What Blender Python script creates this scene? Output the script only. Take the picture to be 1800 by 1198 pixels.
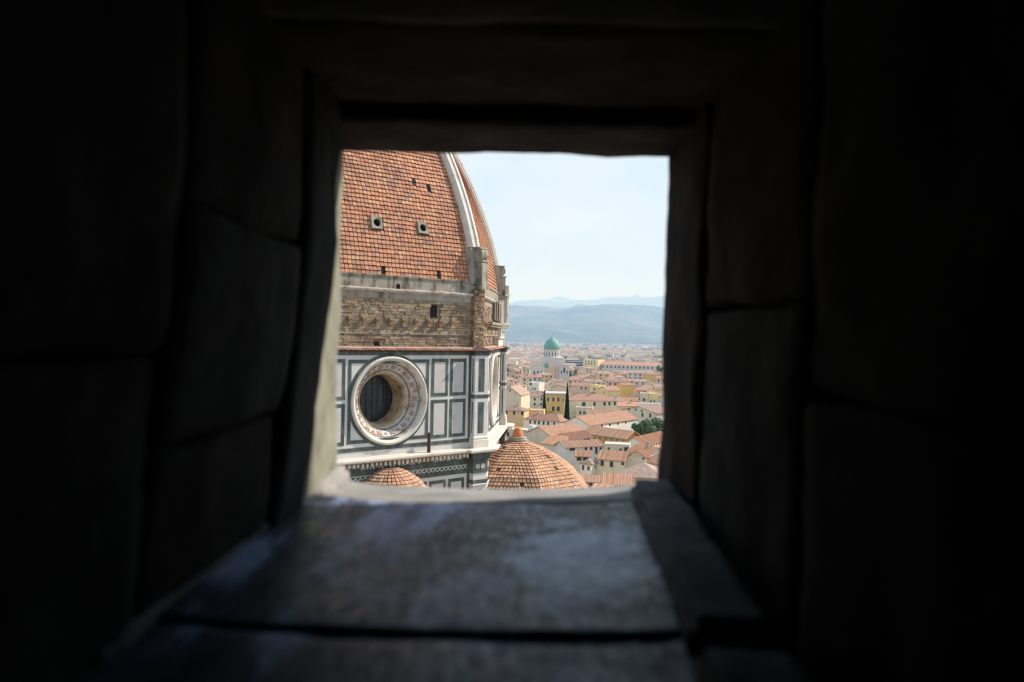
import bpy, math, random
from math import sin, cos, tan, pi, sqrt, radians, atan2
from mathutils import Vector, Matrix, noise

scn = bpy.context.scene
for o in list(bpy.data.objects):
    bpy.data.objects.remove(o)
random.seed(7)
H = 52.0                      # eye height above the streets, metres

# ------------------------------------------------------------------ camera
FPX = 1416.0
PITCH = -math.atan(9 / 1416)
ROLL = radians(1.15)
cR0 = Vector((1, 0, 0)); cF = Vector((0, cos(PITCH), sin(PITCH))); cU0 = cR0.cross(cF)
cR = cR0 * cos(ROLL) + cU0 * sin(ROLL)
cU = cU0 * cos(ROLL) - cR0 * sin(ROLL)
cam = bpy.data.cameras.new('camera')
cam.sensor_width = 36.0
cam.lens = FPX / 1800 * 36
cam.clip_start = 0.02
cam.clip_end = 60000
cam.dof.use_dof = True
cam.dof.focus_distance = 90.0
cam.dof.aperture_fstop = 3.4
camo = bpy.data.objects.new('camera', cam)
m = Matrix(((cR.x, cU.x, -cF.x, 0), (cR.y, cU.y, -cF.y, 0), (cR.z, cU.z, -cF.z, H), (0, 0, 0, 1)))
camo.matrix_world = m
scn.collection.objects.link(camo)
scn.camera = camo

# ------------------------------------------------------------------ sky, sun, exposure
scn.view_settings.view_transform = 'Standard'
scn.view_settings.look = 'None'
scn.view_settings.gamma = 1
scn.view_settings.use_curve_mapping = False
scn.view_settings.exposure = 0.0
scn.cycles.volume_bounces = 2

SKY_STRENGTH = 1.0
SUN_STRENGTH = 6.0
SUN_AZ, SUN_EL = radians(24), radians(41)     # azimuth from +X (south) towards +Y (east)

w = bpy.data.worlds.new('sky'); scn.world = w; w.use_nodes = True
nt = w.node_tree; nt.nodes.clear()
N = nt.nodes.new; K = nt.links.new
wo = N('ShaderNodeOutputWorld'); bg = N('ShaderNodeBackground'); tc = N('ShaderNodeTexCoord')
sp = N('ShaderNodeSeparateXYZ'); cr = N('ShaderNodeValToRGB')
K(tc.outputs['Generated'], sp.inputs[0]); K(sp.outputs['Z'], cr.inputs[0])
e = cr.color_ramp.elements
e[0].position = 0.0; e[0].color = (.77, .84, .88, 1)
e[1].position = 1.0; e[1].color = (.30, .52, .82, 1)
a = e.new(.10); a.color = (.72, .83, .90, 1)
a = e.new(.24); a.color = (.66, .83, .95, 1)
a = e.new(.5); a.color = (.48, .70, .93, 1)
mp = N('ShaderNodeMapping'); mp.inputs['Scale'].default_value = (3.0, 3.0, 9.0)
nz = N('ShaderNodeTexNoise'); nz.inputs['Scale'].default_value = 1.6; nz.inputs['Detail'].default_value = 5
cc = N('ShaderNodeValToRGB'); cc.color_ramp.elements[0].position = .46; cc.color_ramp.elements[1].position = .74
cc.color_ramp.elements[1].color = (.6, .6, .6, 1)
mx = N('ShaderNodeMix'); mx.data_type = 'RGBA'; mx.inputs[7].default_value = (.93, .93, .95, 1)
K(tc.outputs['Generated'], mp.inputs[0]); K(mp.outputs[0], nz.inputs[0]); K(nz.outputs[0], cc.inputs[0])
K(cc.outputs[0], mx.inputs[0]); K(cr.outputs[0], mx.inputs[6]); K(mx.outputs[2], bg.inputs[0])
bg.inputs[1].default_value = SKY_STRENGTH
K(bg.outputs[0], wo.inputs[0])

sl = bpy.data.lights.new('sun', 'SUN'); sl.energy = SUN_STRENGTH; sl.angle = radians(.6); sl.color = (1, .93, .83)
so = bpy.data.objects.new('sun', sl)
sd = Vector((cos(SUN_EL) * cos(SUN_AZ), cos(SUN_EL) * sin(SUN_AZ), sin(SUN_EL)))
so.rotation_euler = sd.to_track_quat('Z', 'Y').to_euler()
so.location = sd * 200
scn.collection.objects.link(so)

# ------------------------------------------------------------------ pixel -> position helpers (rel. to the eye)
def ray(x, y): return cF * FPX + cR * (x - 900) - cU * (y - 599)
def at_z(x, y, z):
    d = ray(x, y); return d * (z / d.z)
def at_y(x, y, Y):
    d = ray(x, y); return d * (Y / d.y)

# ------------------------------------------------------------------ materials
MATS = {}
def mat(name, col, rough=.85, spec=.3, var=None, island=None, objvar=None, scale=1.0, bump=0, bscale=8.0, metallic=0, bdist=.02, stretch=None):
    """var: list of (pos, colour) blended by noise; island / objvar: colour list picked per piece / per object."""
    if name in MATS: return MATS[name]
    mt = bpy.data.materials.new(name); mt.use_nodes = True
    nt = mt.node_tree; N = nt.nodes.new; K = nt.links.new
    b = nt.nodes['Principled BSDF']
    b.inputs['Roughness'].default_value = rough
    b.inputs['Specular IOR Level'].default_value = spec
    b.inputs['Metallic'].default_value = metallic
    b.inputs['Base Color'].default_value = (*col, 1)
    src = None
    tc = N('ShaderNodeTexCoord'); vec = tc.outputs['Object']
    if stretch:
        mpn = N('ShaderNodeMapping'); mpn.inputs['Scale'].default_value = stretch
        K(vec, mpn.inputs[0]); vec = mpn.outputs[0]
    if island or objvar:
        cr = N('ShaderNodeValToRGB'); cr.color_ramp.interpolation = 'CONSTANT' if island else 'LINEAR'
        cols = island or objvar
        el = cr.color_ramp.elements
        el[0].color = (*cols[0], 1); el[0].position = 0
        el[1].color = (*cols[1], 1); el[1].position = 1 / len(cols)
        for i, c in enumerate(cols[2:], 2):
            q = el.new(i / len(cols)); q.color = (*c, 1)
        if island:
            g = N('ShaderNodeNewGeometry'); K(g.outputs['Random Per Island'], cr.inputs[0])
        else:
            g = N('ShaderNodeObjectInfo'); K(g.outputs['Random'], cr.inputs[0])
        src = cr.outputs[0]
    if var:
        nz = N('ShaderNodeTexNoise'); nz.inputs['Scale'].default_value = scale; nz.inputs['Detail'].default_value = 6
        nz.inputs['Roughness'].default_value = .62
        K(vec, nz.inputs[0])
        cr = N('ShaderNodeValToRGB'); el = cr.color_ramp.elements
        el[0].position, el[0].color = var[0][0], (*var[0][1], 1)
        el[1].position, el[1].color = var[-1][0], (*var[-1][1], 1)
        for p, c in var[1:-1]:
            q = el.new(p); q.color = (*c, 1)
        K(nz.outputs[0], cr.inputs[0])
        if src:
            mx = N('ShaderNodeMix'); mx.data_type = 'RGBA'; mx.blend_type = 'MULTIPLY'; mx.inputs[0].default_value = 1
            K(src, mx.inputs[6]); K(cr.outputs[0], mx.inputs[7]); src = mx.outputs[2]
        else:
            src = cr.outputs[0]
    if src: K(src, b.inputs['Base Color'])
    if bump:
        n2 = N('ShaderNodeTexNoise'); n2.inputs['Scale'].default_value = bscale; n2.inputs['Detail'].default_value = 8
        K(vec, n2.inputs[0])
        bp = N('ShaderNodeBump'); bp.inputs['Strength'].default_value = bump; bp.inputs['Distance'].default_value = bdist
        K(n2.outputs[0], bp.inputs['Height']); K(bp.outputs[0], b.inputs['Normal'])
    MATS[name] = mt
    return mt

TERRA = [(.49, .218, .122), (.53, .252, .144), (.45, .195, .113), (.55, .275, .158), (.50, .228, .131), (.41, .185, .122), (.56, .304, .180),
         (.52, .223, .117), (.47, .237, .149), (.54, .257, .140), (.36, .204, .149), (.50, .209, .113)]
M_tile = mat('dome_tile', (.5, .2, .1), .8, .25, island=TERRA, var=[(.3, (.62, .62, .66)), (.5, (.95, .95, .95)), (.72, (1.08, 1.05, 1))], scale=.35)
M_tile2 = mat('tribune_tile', (.5, .2, .1), .8, .25,
              island=[(.56, .30, .175), (.60, .34, .20), (.52, .26, .15), (.61, .37, .23), (.55, .30, .19), (.40, .26, .20), (.58, .305, .175), (.62, .40, .26), (.50, .235, .14), (.57, .33, .21)],
              var=[(.3, (.5, .5, .5)), (.45, (.95, .95, .95)), (.72, (1.05, 1.05, 1))], scale=.5)
M_bed = mat('tile_mortar', (.075, .045, .035), .95)
M_shell = mat('dome_terracotta', (.42, .19, .11), .9, var=[(.3, (.36, .15, .09)), (.7, (.5, .24, .14))], scale=.6)
M_white = mat('white_marble', (.62, .58, .55), .6, .3, var=[(.25, (.44, .39, .35)), (.45, (.60, .56, .52)), (.75, (.66, .625, .59))], scale=.55)
M_cream = mat('cream_marble', (.66, .60, .51), .65, .3, var=[(.25, (.36, .31, .26)), (.42, (.60, .53, .45)), (.75, (.70, .64, .56))], scale=.9)
M_slab = mat('pale_slab_marble', (.72, .66, .62), .5, .4, island=[(.60, .56, .535), (.64, .595, .565), (.57, .525, .49), (.62, .585, .575)],
             var=[(.3, (.86, .84, .82)), (.6, (1, 1, 1))], scale=.8)
M_green = mat('green_marble', (.06, .075, .066), .5, .4, var=[(.3, (.035, .045, .04)), (.5, (.07, .085, .075)), (.75, (.15, .165, .15))], scale=1.4, stretch=(1, 1, .5))
M_stone = mat('drum_stone', (.3, .22, .15), .95, .1, island=[(.31, .225, .155), (.35, .25, .16), (.27, .20, .145), (.32, .245, .175), (.38, .275, .165), (.29, .22, .165), (.25, .185, .135), (.36, .29, .215), (.34, .24, .15), (.42, .33, .23)],
              var=[(.3, (.62, .6, .58)), (.6, (1, 1, 1))], scale=.9, bump=.5, bscale=5, bdist=.05)
M_stonebed = mat('drum_mortar', (.20, .15, .11), .95, .1, var=[(.3, (.14, .10, .08)), (.7, (.26, .20, .15))], scale=2)
M_brick = mat('pier_brick', (.3, .18, .12), .95, .1, island=[(.24, .15, .11), (.32, .19, .12), (.20, .13, .10), (.38, .24, .15), (.28, .19, .14), (.44, .31, .2)],
              var=[(.3, (.6, .6, .6)), (.6, (1, 1, 1))], scale=1.3)
M_plaster = mat('weathered_plaster', (.36, .32, .27), .95, .1, var=[(.34, (.14, .12, .10)), (.47, (.32, .275, .225)), (.7, (.42, .375, .325))], scale=.9, stretch=(1, 1, .35))
M_greystone = mat('grey_stone', (.33, .29, .24), .9, .15, var=[(.34, (.12, .105, .085)), (.48, (.31, .27, .215)), (.72, (.42, .375, .31))], scale=1.3, stretch=(1, 1, .5))
M_dark = mat('dark_opening', (.012, .011, .010), .9, .1)
M_glass = mat('oculus_glass', (.012, .015, .016), .25, .5, var=[(.35, (.010, .012, .013)), (.6, (.03, .034, .036)), (.75, (.05, .055, .058))], scale=.9, stretch=(2.2, 2.2, .4))
M_lead = mat('lead_bar', (.05, .05, .055), .5, .5)
M_rose = mat('rose_marble', (.36, .22, .20), .6, .3, var=[(.3, (.28, .17, .155)), (.7, (.42, .28, .25))], scale=3)
M_ochre = mat('ochre_reveal', (.45, .31, .18), .85, .2, var=[(.3, (.16, .10, .07)), (.5, (.45, .32, .2)), (.72, (.55, .42, .28))], scale=1.1)
M_reveal = mat('reveal_marble', (.55, .48, .42), .7, .3, var=[(.34, (.26, .17, .11)), (.47, (.50, .42, .35)), (.60, (.56, .52, .49)), (.75, (.60, .57, .55))], scale=.75)
M_rust = mat('rusty_pipe', (.06, .045, .04), .8, .3)

# ------------------------------------------------------------------ mesh helpers
COL = scn.collection
class MB:
    """collects faces; dz lifts eye-relative heights to world heights (0 for local frames)"""
    def __init__(s, dz=H): s.v = []; s.f = []; s.mi = []; s.dz = dz; s.cur = 0
    def p(s, q):
        s.v.append((q[0], q[1], q[2] + s.dz)); return len(s.v) - 1
    def face(s, pts):
        s.f.append([s.p(q) for q in pts]); s.mi.append(s.cur)
    def quadidx(s, idx): s.f.append(idx); s.mi.append(s.cur)
    def hexa(s, b, t):
        """8-corner solid: bottom loop b, top loop t (both counter-clockwise from above)"""
        n = len(b); i0 = len(s.v)
        for q in b: s.p(q)
        for q in t: s.p(q)
        s.quadidx([i0 + k for k in range(n)][::-1]); s.quadidx([i0 + n + k for k in range(n)])
        for k in range(n):
            s.quadidx([i0 + k, i0 + (k + 1) % n, i0 + n + (k + 1) % n, i0 + n + k])
    def box(s, x0, x1, y0, y1, z0, z1):
        b = [(x0, y0, z0), (x1, y0, z0), (x1, y1, z0), (x0, y1, z0)]
        s.hexa(b, [(q[0], q[1], z1) for q in b])
    def prism(s, poly, z0, z1):
        s.hexa([(q[0], q[1], z0) for q in poly], [(q[0], q[1], z1) for q in poly])
    def build(s, name, mats, parent=None, smooth=False, ploc=None):
        me = bpy.data.meshes.new(name)
        me.from_pydata(s.v, [], s.f)
        ml = mats if isinstance(mats, (list, tuple)) else [mats]
        for q in ml: me.materials.append(q)
        if len(ml) > 1: me.polygons.foreach_set('material_index', s.mi)
        if smooth: me.polygons.foreach_set('use_smooth', [True] * len(me.polygons))
        me.update()
        o = bpy.data.objects.new(name, me); COL.objects.link(o)
        if parent is not None: put(o, parent)
        return o
def put(o, parent):
    o.parent = parent
    loc = parent.get('_w')
    if parent.type == 'EMPTY' and parent.get('abs'):
        o.matrix_parent_inverse = Matrix.Translation(-Vector(parent.location))
def tag(o, label=None, cat=None, group=None, kind=None):
    if label: o['label'] = label
    if cat: o['category'] = cat
    if group: o['group'] = group
    if kind: o['kind'] = kind
    return o
def empty(name, loc, rz=0, label=None, cat=None, group=None, absolute=False):
    o = bpy.data.objects.new(name, None); COL.objects.link(o)
    o.location = loc; o.rotation_euler = (0, 0, rz); o.empty_display_size = .5
    if absolute: o['abs'] = 1
    return tag(o, label, cat, group)

# ================================================================== THE TOWER WALL AND ITS SLIT
M_slate = mat('sill_slate', (.1, .1, .12), .5, .10)
def make_slate():
    mt = M_slate; nt = mt.node_tree; N = nt.nodes.new; K = nt.links.new; b = nt.nodes['Principled BSDF']
    tc = N('ShaderNodeTexCoord'); mp = N('ShaderNodeMapping'); mp.inputs['Scale'].default_value = (9, 2.6, 1); mp.inputs['Rotation'].default_value = (0, 0, radians(-14))
    K(tc.outputs['Object'], mp.inputs[0])
    n1 = N('ShaderNodeTexNoise'); n1.inputs['Scale'].default_value = 1.5; n1.inputs['Detail'].default_value = 6; n1.inputs['Roughness'].default_value = .6
    K(mp.outputs[0], n1.inputs[0])
    cr = N('ShaderNodeValToRGB'); el = cr.color_ramp.elements
    el[0].position = .40; el[0].color = (.014, .016, .022, 1)
    el[1].position = .61; el[1].color = (.30, .38, .58, 1)
    q = el.new(.52); q.color = (.055, .070, .115, 1)  # bluer than the slate itself: sky sheen mixed into the colour
    K(n1.outputs[0], cr.inputs[0])
    # worn pale patch with sky sheen put into its blue, right half of the big slab
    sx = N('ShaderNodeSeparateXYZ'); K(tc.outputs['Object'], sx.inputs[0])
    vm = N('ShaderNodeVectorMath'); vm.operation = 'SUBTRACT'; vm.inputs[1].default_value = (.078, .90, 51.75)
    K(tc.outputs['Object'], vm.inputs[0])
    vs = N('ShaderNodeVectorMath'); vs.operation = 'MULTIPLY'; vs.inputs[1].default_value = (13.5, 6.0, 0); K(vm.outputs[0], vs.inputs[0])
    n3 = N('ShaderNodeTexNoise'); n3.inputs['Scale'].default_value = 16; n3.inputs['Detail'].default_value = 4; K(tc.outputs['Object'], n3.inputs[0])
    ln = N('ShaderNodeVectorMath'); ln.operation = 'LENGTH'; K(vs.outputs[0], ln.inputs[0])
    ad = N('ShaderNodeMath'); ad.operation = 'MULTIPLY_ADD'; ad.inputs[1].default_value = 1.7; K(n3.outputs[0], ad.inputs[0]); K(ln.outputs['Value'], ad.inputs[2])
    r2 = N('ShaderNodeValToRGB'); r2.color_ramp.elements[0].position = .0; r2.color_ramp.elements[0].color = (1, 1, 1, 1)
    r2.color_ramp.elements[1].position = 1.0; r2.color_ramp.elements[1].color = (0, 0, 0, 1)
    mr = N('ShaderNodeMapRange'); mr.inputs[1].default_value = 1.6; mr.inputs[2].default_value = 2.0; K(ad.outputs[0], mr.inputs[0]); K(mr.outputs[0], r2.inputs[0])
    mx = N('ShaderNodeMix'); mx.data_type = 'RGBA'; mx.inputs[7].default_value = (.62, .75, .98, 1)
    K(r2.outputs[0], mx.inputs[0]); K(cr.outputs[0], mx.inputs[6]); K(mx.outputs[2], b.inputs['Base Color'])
    n2 = N('ShaderNodeTexNoise'); n2.inputs['Scale'].default_value = 14; n2.inputs['Detail'].default_value = 5; K(mp.outputs[0], n2.inputs[0])
    rr = N('ShaderNodeMapRange'); rr.inputs[1].default_value = .3; rr.inputs[2].default_value = .7; rr.inputs[3].default_value = .32; rr.inputs[4].default_value = .55
    K(n2.outputs[0], rr.inputs[0]); K(rr.outputs[0], b.inputs['Roughness'])
    bp = N('ShaderNodeBump'); bp.inputs['Strength'].default_value = .3; bp.inputs['Distance'].default_value = .002; K(n2.outputs[0], bp.inputs['Height']); K(bp.outputs[0], b.inputs['Normal'])
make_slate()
M_dim = mat('dim_stone', (.03, .028, .025), .95, .1, var=[(.3, (.008, .0075, .007)), (.5, (.020, .019, .0165)), (.72, (.046, .043, .036))], scale=9, bump=.7, bscale=30, bdist=.006)  # gloom of the slit put into the stone colour, here and below
M_dim2 = mat('dim_brown_stone', (.05, .04, .03), .95, .1, var=[(.3, (.008, .006, .005)), (.5, (.021, .0155, .012)), (.72, (.045, .032, .024))], scale=8, bump=.7, bscale=30, bdist=.006)
M_jamb = mat('lit_jamb_stone', (.26, .25, .19), .9, .15, var=[(.3, (.17, .16, .12)), (.55, (.27, .26, .195)), (.75, (.33, .31, .25))], scale=14, bump=.6, bscale=40, bdist=.005)  # lighter copy of the jamb stone, daylight put into its colour
M_lip = mat('lit_sill_edge', (.29, .27, .25), .85, .2, var=[(.3, (.20, .19, .18)), (.7, (.34, .315, .29))], scale=12, bump=.4, bscale=40, bdist=.004)  # paler than the slabs: light falling on the lip put into the colour
M_lump = mat('blue_grey_curb', (.07, .073, .078), .85, .2, var=[(.35, (.028, .028, .032)), (.7, (.14, .147, .16))], scale=12, bump=.5, bscale=30, bdist=.005)

def nzv(x, y, z, s): return noise.noise(Vector((x * s, y * s, z * s)))
def rough_block(name, mt, x0, x1, y0, y1, z0, z1, amp, seed, parent, n=(10, 14, 14), fn=None, round_=.012):
    """a hewn stone: subdivided box, rounded arrises, uneven faces; fn may bend it"""
    nx, ny, nzn = n
    mb = MB(); idx = {}
    def vid(i, j, k):
        if (i, j, k) in idx: return idx[(i, j, k)]
        u, v, w = i / nx, j / ny, k / nzn
        q = Vector((x0 + (x1 - x0) * u, y0 + (y1 - y0) * v, z0 + (z1 - z0) * w))
        c = Vector(((x0 + x1) / 2, (y0 + y1) / 2, (z0 + z1) / 2))
        edges = sum((1 if i in (0, nx) else 0, 1 if j in (0, ny) else 0, 1 if k in (0, nzn) else 0))
        if edges >= 2:
            d = (c - q)
            q += Vector((math.copysign(round_, d.x) if i in (0, nx) else 0, math.copysign(round_, d.y) if j in (0, ny) else 0, math.copysign(round_, d.z) if k in (0, nzn) else 0)) * (.5 if edges == 2 else .8)
        nn = Vector((nzv(q.x + seed, q.y, q.z, 9), nzv(q.x, q.y + seed + 7, q.z, 9), nzv(q.x, q.y, q.z + seed + 13, 9)))
        n3 = Vector((nzv(q.x + seed, q.y, q.z, 30), nzv(q.x, q.y + seed + 3, q.z, 30), nzv(q.x, q.y, q.z + seed + 5, 30)))
        q += nn * amp + n3 * amp * .35
        if fn: q = fn(q)
        idx[(i, j, k)] = mb.p(q); return idx[(i, j, k)]
    for j in range(ny):
        for k in range(nzn):
            mb.quadidx([vid(0, j, k), vid(0, j, k + 1), vid(0, j + 1, k + 1), vid(0, j + 1, k)])
            mb.quadidx([vid(nx, j, k), vid(nx, j + 1, k), vid(nx, j + 1, k + 1), vid(nx, j, k + 1)])
    for i in range(nx):
        for k in range(nzn):
            mb.quadidx([vid(i, 0, k), vid(i + 1, 0, k), vid(i + 1, 0, k + 1), vid(i, 0, k + 1)])
            mb.quadidx([vid(i, ny, k), vid(i, ny, k + 1), vid(i + 1, ny, k + 1), vid(i + 1, ny, k)])
    for i in range(nx):
        for j in range(ny):
            mb.quadidx([vid(i, j, 0), vid(i, j + 1, 0), vid(i + 1, j + 1, 0), vid(i + 1, j, 0)])
            mb.quadidx([vid(i, j, nzn), vid(i + 1, j, nzn), vid(i + 1, j + 1, nzn), vid(i, j + 1, nzn)])
    return mb.build(name, mt, parent, smooth=True)

Y0, Y1 = .30, 1.36            # inner and outer face of the wall
ZF, ZC = -.250, .304          # sill and lintel heights (eye = 0)
# rear mass of the wall around the slit, and the dark stair chamber behind the eye
def struct(name, boxes, mt):
    mb = MB()
    for b in boxes: mb.box(*b)
    return tag(mb.build(name, mt), kind='structure')
wl = struct('wall_left', [(-3.0, -.34, Y0, Y1, -2.6, 2.6)], M_dim)
wr = struct('wall_right', [(.32, 3.0, Y0, Y1, -2.6, 2.6)], M_dim)
fl = struct('floor', [(-.34, .32, Y0, Y1, -2.6, -.33)], M_dim)
ce = struct('ceiling', [(-.34, .32, Y0, Y1, .40, 2.6)], M_dim)
struct('wall_back', [(-3.0, 3.0, -3.4, -3.0, -2.6, 2.6)], M_dim)
struct('wall_room_left', [(-3.4, -3.0, -3.4, Y1, -2.6, 2.6)], M_dim)
struct('wall_room_right', [(3.0, 3.4, -3.4, Y1, -2.6, 2.6)], M_dim)
struct('floor_room', [(-3.4, 3.4, -3.4, Y1, -3.0, -2.6)], M_dim)
struct('ceiling_room', [(-3.4, 3.4, -3.4, Y1, 2.6, 3.0)], M_dim)

# left reveal: the inner jamb leans in towards its top; the outermost stone has a lit colour
def lean_l(q):
    q = q.copy(); z = q.z
    for (za, xa), (zb, xb) in zip(LEAN, LEAN[1:]):
        if z <= zb or (zb, xb) == LEAN[-1]:
            t = min(1, max(0, (z - za) / (zb - za))); q.x += xa + (xb - xa) * t; break
    return q
LEAN = [(-.30, .0), (-.25, .002), (-.10, .016), (.02, .030), (.13, .041), (.40, .040)]
rough_block('jamb_stone', M_jamb, -.37, -.291, 1.168, 1.375, ZF - .04, ZC + .06, .006, 3, wl, (6, 12, 30))
rough_block('jamb_stone', M_dim, -.40, -.292, .985, 1.167, ZF - .03, ZC + .06, .006, 9, wl, (6, 10, 30), lean_l)
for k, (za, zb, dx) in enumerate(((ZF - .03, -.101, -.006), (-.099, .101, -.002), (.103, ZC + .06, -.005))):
    rough_block('wall_stone', [M_dim2, M_dim, M_dim2][k], -.42, -.292 + dx, .64, .984, za, zb, .006, 20 + k, wl, (5, 16, 12), lean_l, .005)
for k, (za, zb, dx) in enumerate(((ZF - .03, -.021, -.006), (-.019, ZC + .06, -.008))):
    rough_block('wall_stone', M_dim, -.42, -.292 + dx, .29, .638, za, zb, .007, 30 + k, wl, (5, 16, 14), lean_l, .005)
# right reveal
def lean_r(q):
    q = q.copy(); t = (q.z - ZF) / (ZC - ZF)
    q.x += .006 * t
    return q
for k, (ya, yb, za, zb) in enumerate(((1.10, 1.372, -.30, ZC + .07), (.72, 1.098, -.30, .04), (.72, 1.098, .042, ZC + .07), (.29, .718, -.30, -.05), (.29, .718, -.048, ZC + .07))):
    rough_block('jamb_stone' if k == 0 else 'wall_stone', [M_dim2, M_dim, M_dim2, M_dim, M_dim][k], .251 + (.0 if k == 0 else .008), .36, ya, yb, za, zb, .008, 40 + k * 3, wr, (5, 14, 26), lean_r, .006)
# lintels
for k, (ya, yb, z, mt) in enumerate(((1.155, 1.372, ZC + .002, M_dim2), (.84, 1.145, ZC + .020, M_dim2), (.56, .838, ZC + .016, M_dim), (.29, .558, ZC + .02, M_dim))):
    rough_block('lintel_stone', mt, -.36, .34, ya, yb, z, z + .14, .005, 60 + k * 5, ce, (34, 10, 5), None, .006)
# sill: big slab, near slab, lip coloured bright as daylit, raised curbs either side
def sillz(q):
    q = q.copy(); q.z += .010 * abs((q.x + .05) / .25) ** 3
    return q
def lipz(q):
    q = sillz(q); q.z -= max(0, q.y - 1.2) * .10
    return q
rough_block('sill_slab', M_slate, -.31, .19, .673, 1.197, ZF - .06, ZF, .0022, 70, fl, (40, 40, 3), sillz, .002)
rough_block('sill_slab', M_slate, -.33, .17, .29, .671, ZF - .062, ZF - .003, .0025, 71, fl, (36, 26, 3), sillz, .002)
rough_block('sill_lip', M_lip, -.31, .235, 1.20, 1.45, ZF - .05, ZF + .001, .003, 72, fl, (44, 12, 4), lipz, .010)
rough_block('sill_curb', M_lump, -.37, -.293, .56, 1.19, ZF - .04, ZF + .026, .004, 75, fl, (8, 44, 6), None, .022)
rough_block('sill_curb', M_lump, -.38, -.300, .29, .555, ZF - .04, ZF + .02, .004, 76, fl, (8, 20, 6), None, .02)
def curb_r(q):
    q = q.copy(); q.x -= (1.25 - q.y) * .075
    return q
rough_block('sill_curb', M_lump, .190, .262, .62, 1.29, ZF - .04, ZF + .028, .005, 78, fl, (10, 44, 6), curb_r, .026)
rough_block('sill_curb', M_lump, .190, .270, .29, .615, ZF - .04, ZF + .02, .005, 79, fl, (10, 20, 6), curb_r, .02)
rough_block('corner_stone', M_lip, -.345, -.272, 1.19, 1.40, ZF - .04, ZF + .020, .006, 80, wl, (8, 10, 6), None, .02)

# ================================================================== THE CATHEDRAL
class Frame:
    """a wall face in plan: u along it (to the right seen from outside), n outward, heights from the eye"""
    def __init__(s, A, B):
        A = Vector((A[0], A[1], 0)); B = Vector((B[0], B[1], 0))
        s.O = (A + B) / 2; s.L = (B - A).length; s.u = (B - A).normalized(); s.n = Vector((s.u.y, -s.u.x, 0))
    def P(s, u, v, w=0): return s.O + s.u * u + s.n * w + Vector((0, 0, v))
    def slab(s, mb, u0, u1, v0, v1, w0, w1):
        b = [s.P(u0, v0, w1), s.P(u1, v0, w1), s.P(u1, v0, w0), s.P(u0, v0, w0)]
        t = [s.P(u0, v1, w1), s.P(u1, v1, w1), s.P(u1, v1, w0), s.P(u0, v1, w0)]
        mb.hexa(b, t)

PHI = radians(40.6)
eu = Vector((cos(PHI), sin(PHI), 0)); en = Vector((eu.y, -eu.x, 0))
FL = 21.2                                            # side of the octagon
Oc = Vector((-11.432, 72.241, 0)) + eu * .65         # middle of the near (south-west) face
APO = FL / 2 / tan(pi / 8); RC = FL / 2 / sin(pi / 8)
CEN = Oc - en * APO
ang1 = atan2(en.y, en.x) + pi / 8                    # direction of the corner to the right of the near face
def corner(k, r=RC): return CEN + Vector((cos(ang1 + k * pi / 4), sin(ang1 + k * pi / 4), 0)) * r
SW = Frame(corner(-1), corner(0)); S_ = Frame(corner(0), corner(1)); SE = Frame(corner(1), corner(2)); WF = Frame(corner(-2), corner(-1))
FACES = [SW, S_, SE, WF]

ROOT = empty('cathedral', (CEN.x, CEN.y, 0), 0, 'marble cathedral drum with round window under a huge ribbed terracotta dome', 'cathedral', absolute=True)
def cpart(mb, name, mt, parent=None, smooth=False, kind=None, label=None):
    o = mb.build(name, mt, parent or ROOT, smooth)
    if kind: o['kind'] = kind
    if label: o['label'] = label
    return o

def offset_path(path, w):
    out = []
    n = len(path)
    for i, q in enumerate(path):
        q = Vector((q[0], q[1], 0))
        nn = []
        if i > 0: d = (q - Vector((path[i - 1][0], path[i - 1][1], 0))).normalized(); nn.append(Vector((d.y, -d.x, 0)))
        if i < n - 1: d = (Vector((path[i + 1][0], path[i + 1][1], 0)) - q).normalized(); nn.append(Vector((d.y, -d.x, 0)))
        if len(nn) == 2:
            b = nn[0] + nn[1]
            b = b / max(.35, b.length_squared / 2)
        else: b = nn[0]
        out.append(q + b * w)
    return out
def sweep(mb, path, prof):
    """run a moulding profile [(w out, z)] along a plan path; closed back to the wall"""
    loops = [[Vector((q.x, q.y, z)) for q in offset_path(path, w)] for w, z in prof]
    for a, b in zip(loops, loops[1:]):
        for i in range(len(path) - 1):
            mb.face([a[i], a[i + 1], b[i + 1], b[i]])
    for e_ in (0, len(path) - 1):
        pts = [l[e_] for l in loops]
        mb.face(pts if e_ else pts[::-1])

def corner_path(k, back, out):
    """plan of a pilaster wrapped round corner k: starts 'back' metres before it and ends 'back' after it"""
    c = corner(k); A = Frame(corner(k - 1), c); B = Frame(c, corner(k + 1))
    h = FL / 2
    c2 = CEN + (c - CEN).normalized() * (RC + out / cos(pi / 8))
    return [A.P(h - back, 0, 0), A.P(h - back, 0, out), c2, B.P(-h + back, 0, out), B.P(-h + back, 0, 0)]
PIL_B, PIL_W = 1.38, .65
def wall_path(back=PIL_B, out=PIL_W):
    """three faces with the pilasters standing proud at each corner"""
    pth = [corner(-2)]
    for k in (-1, 0, 1, 2): pth += corner_path(k, back, out)
    pth.append(corner(3))
    return pth

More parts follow.
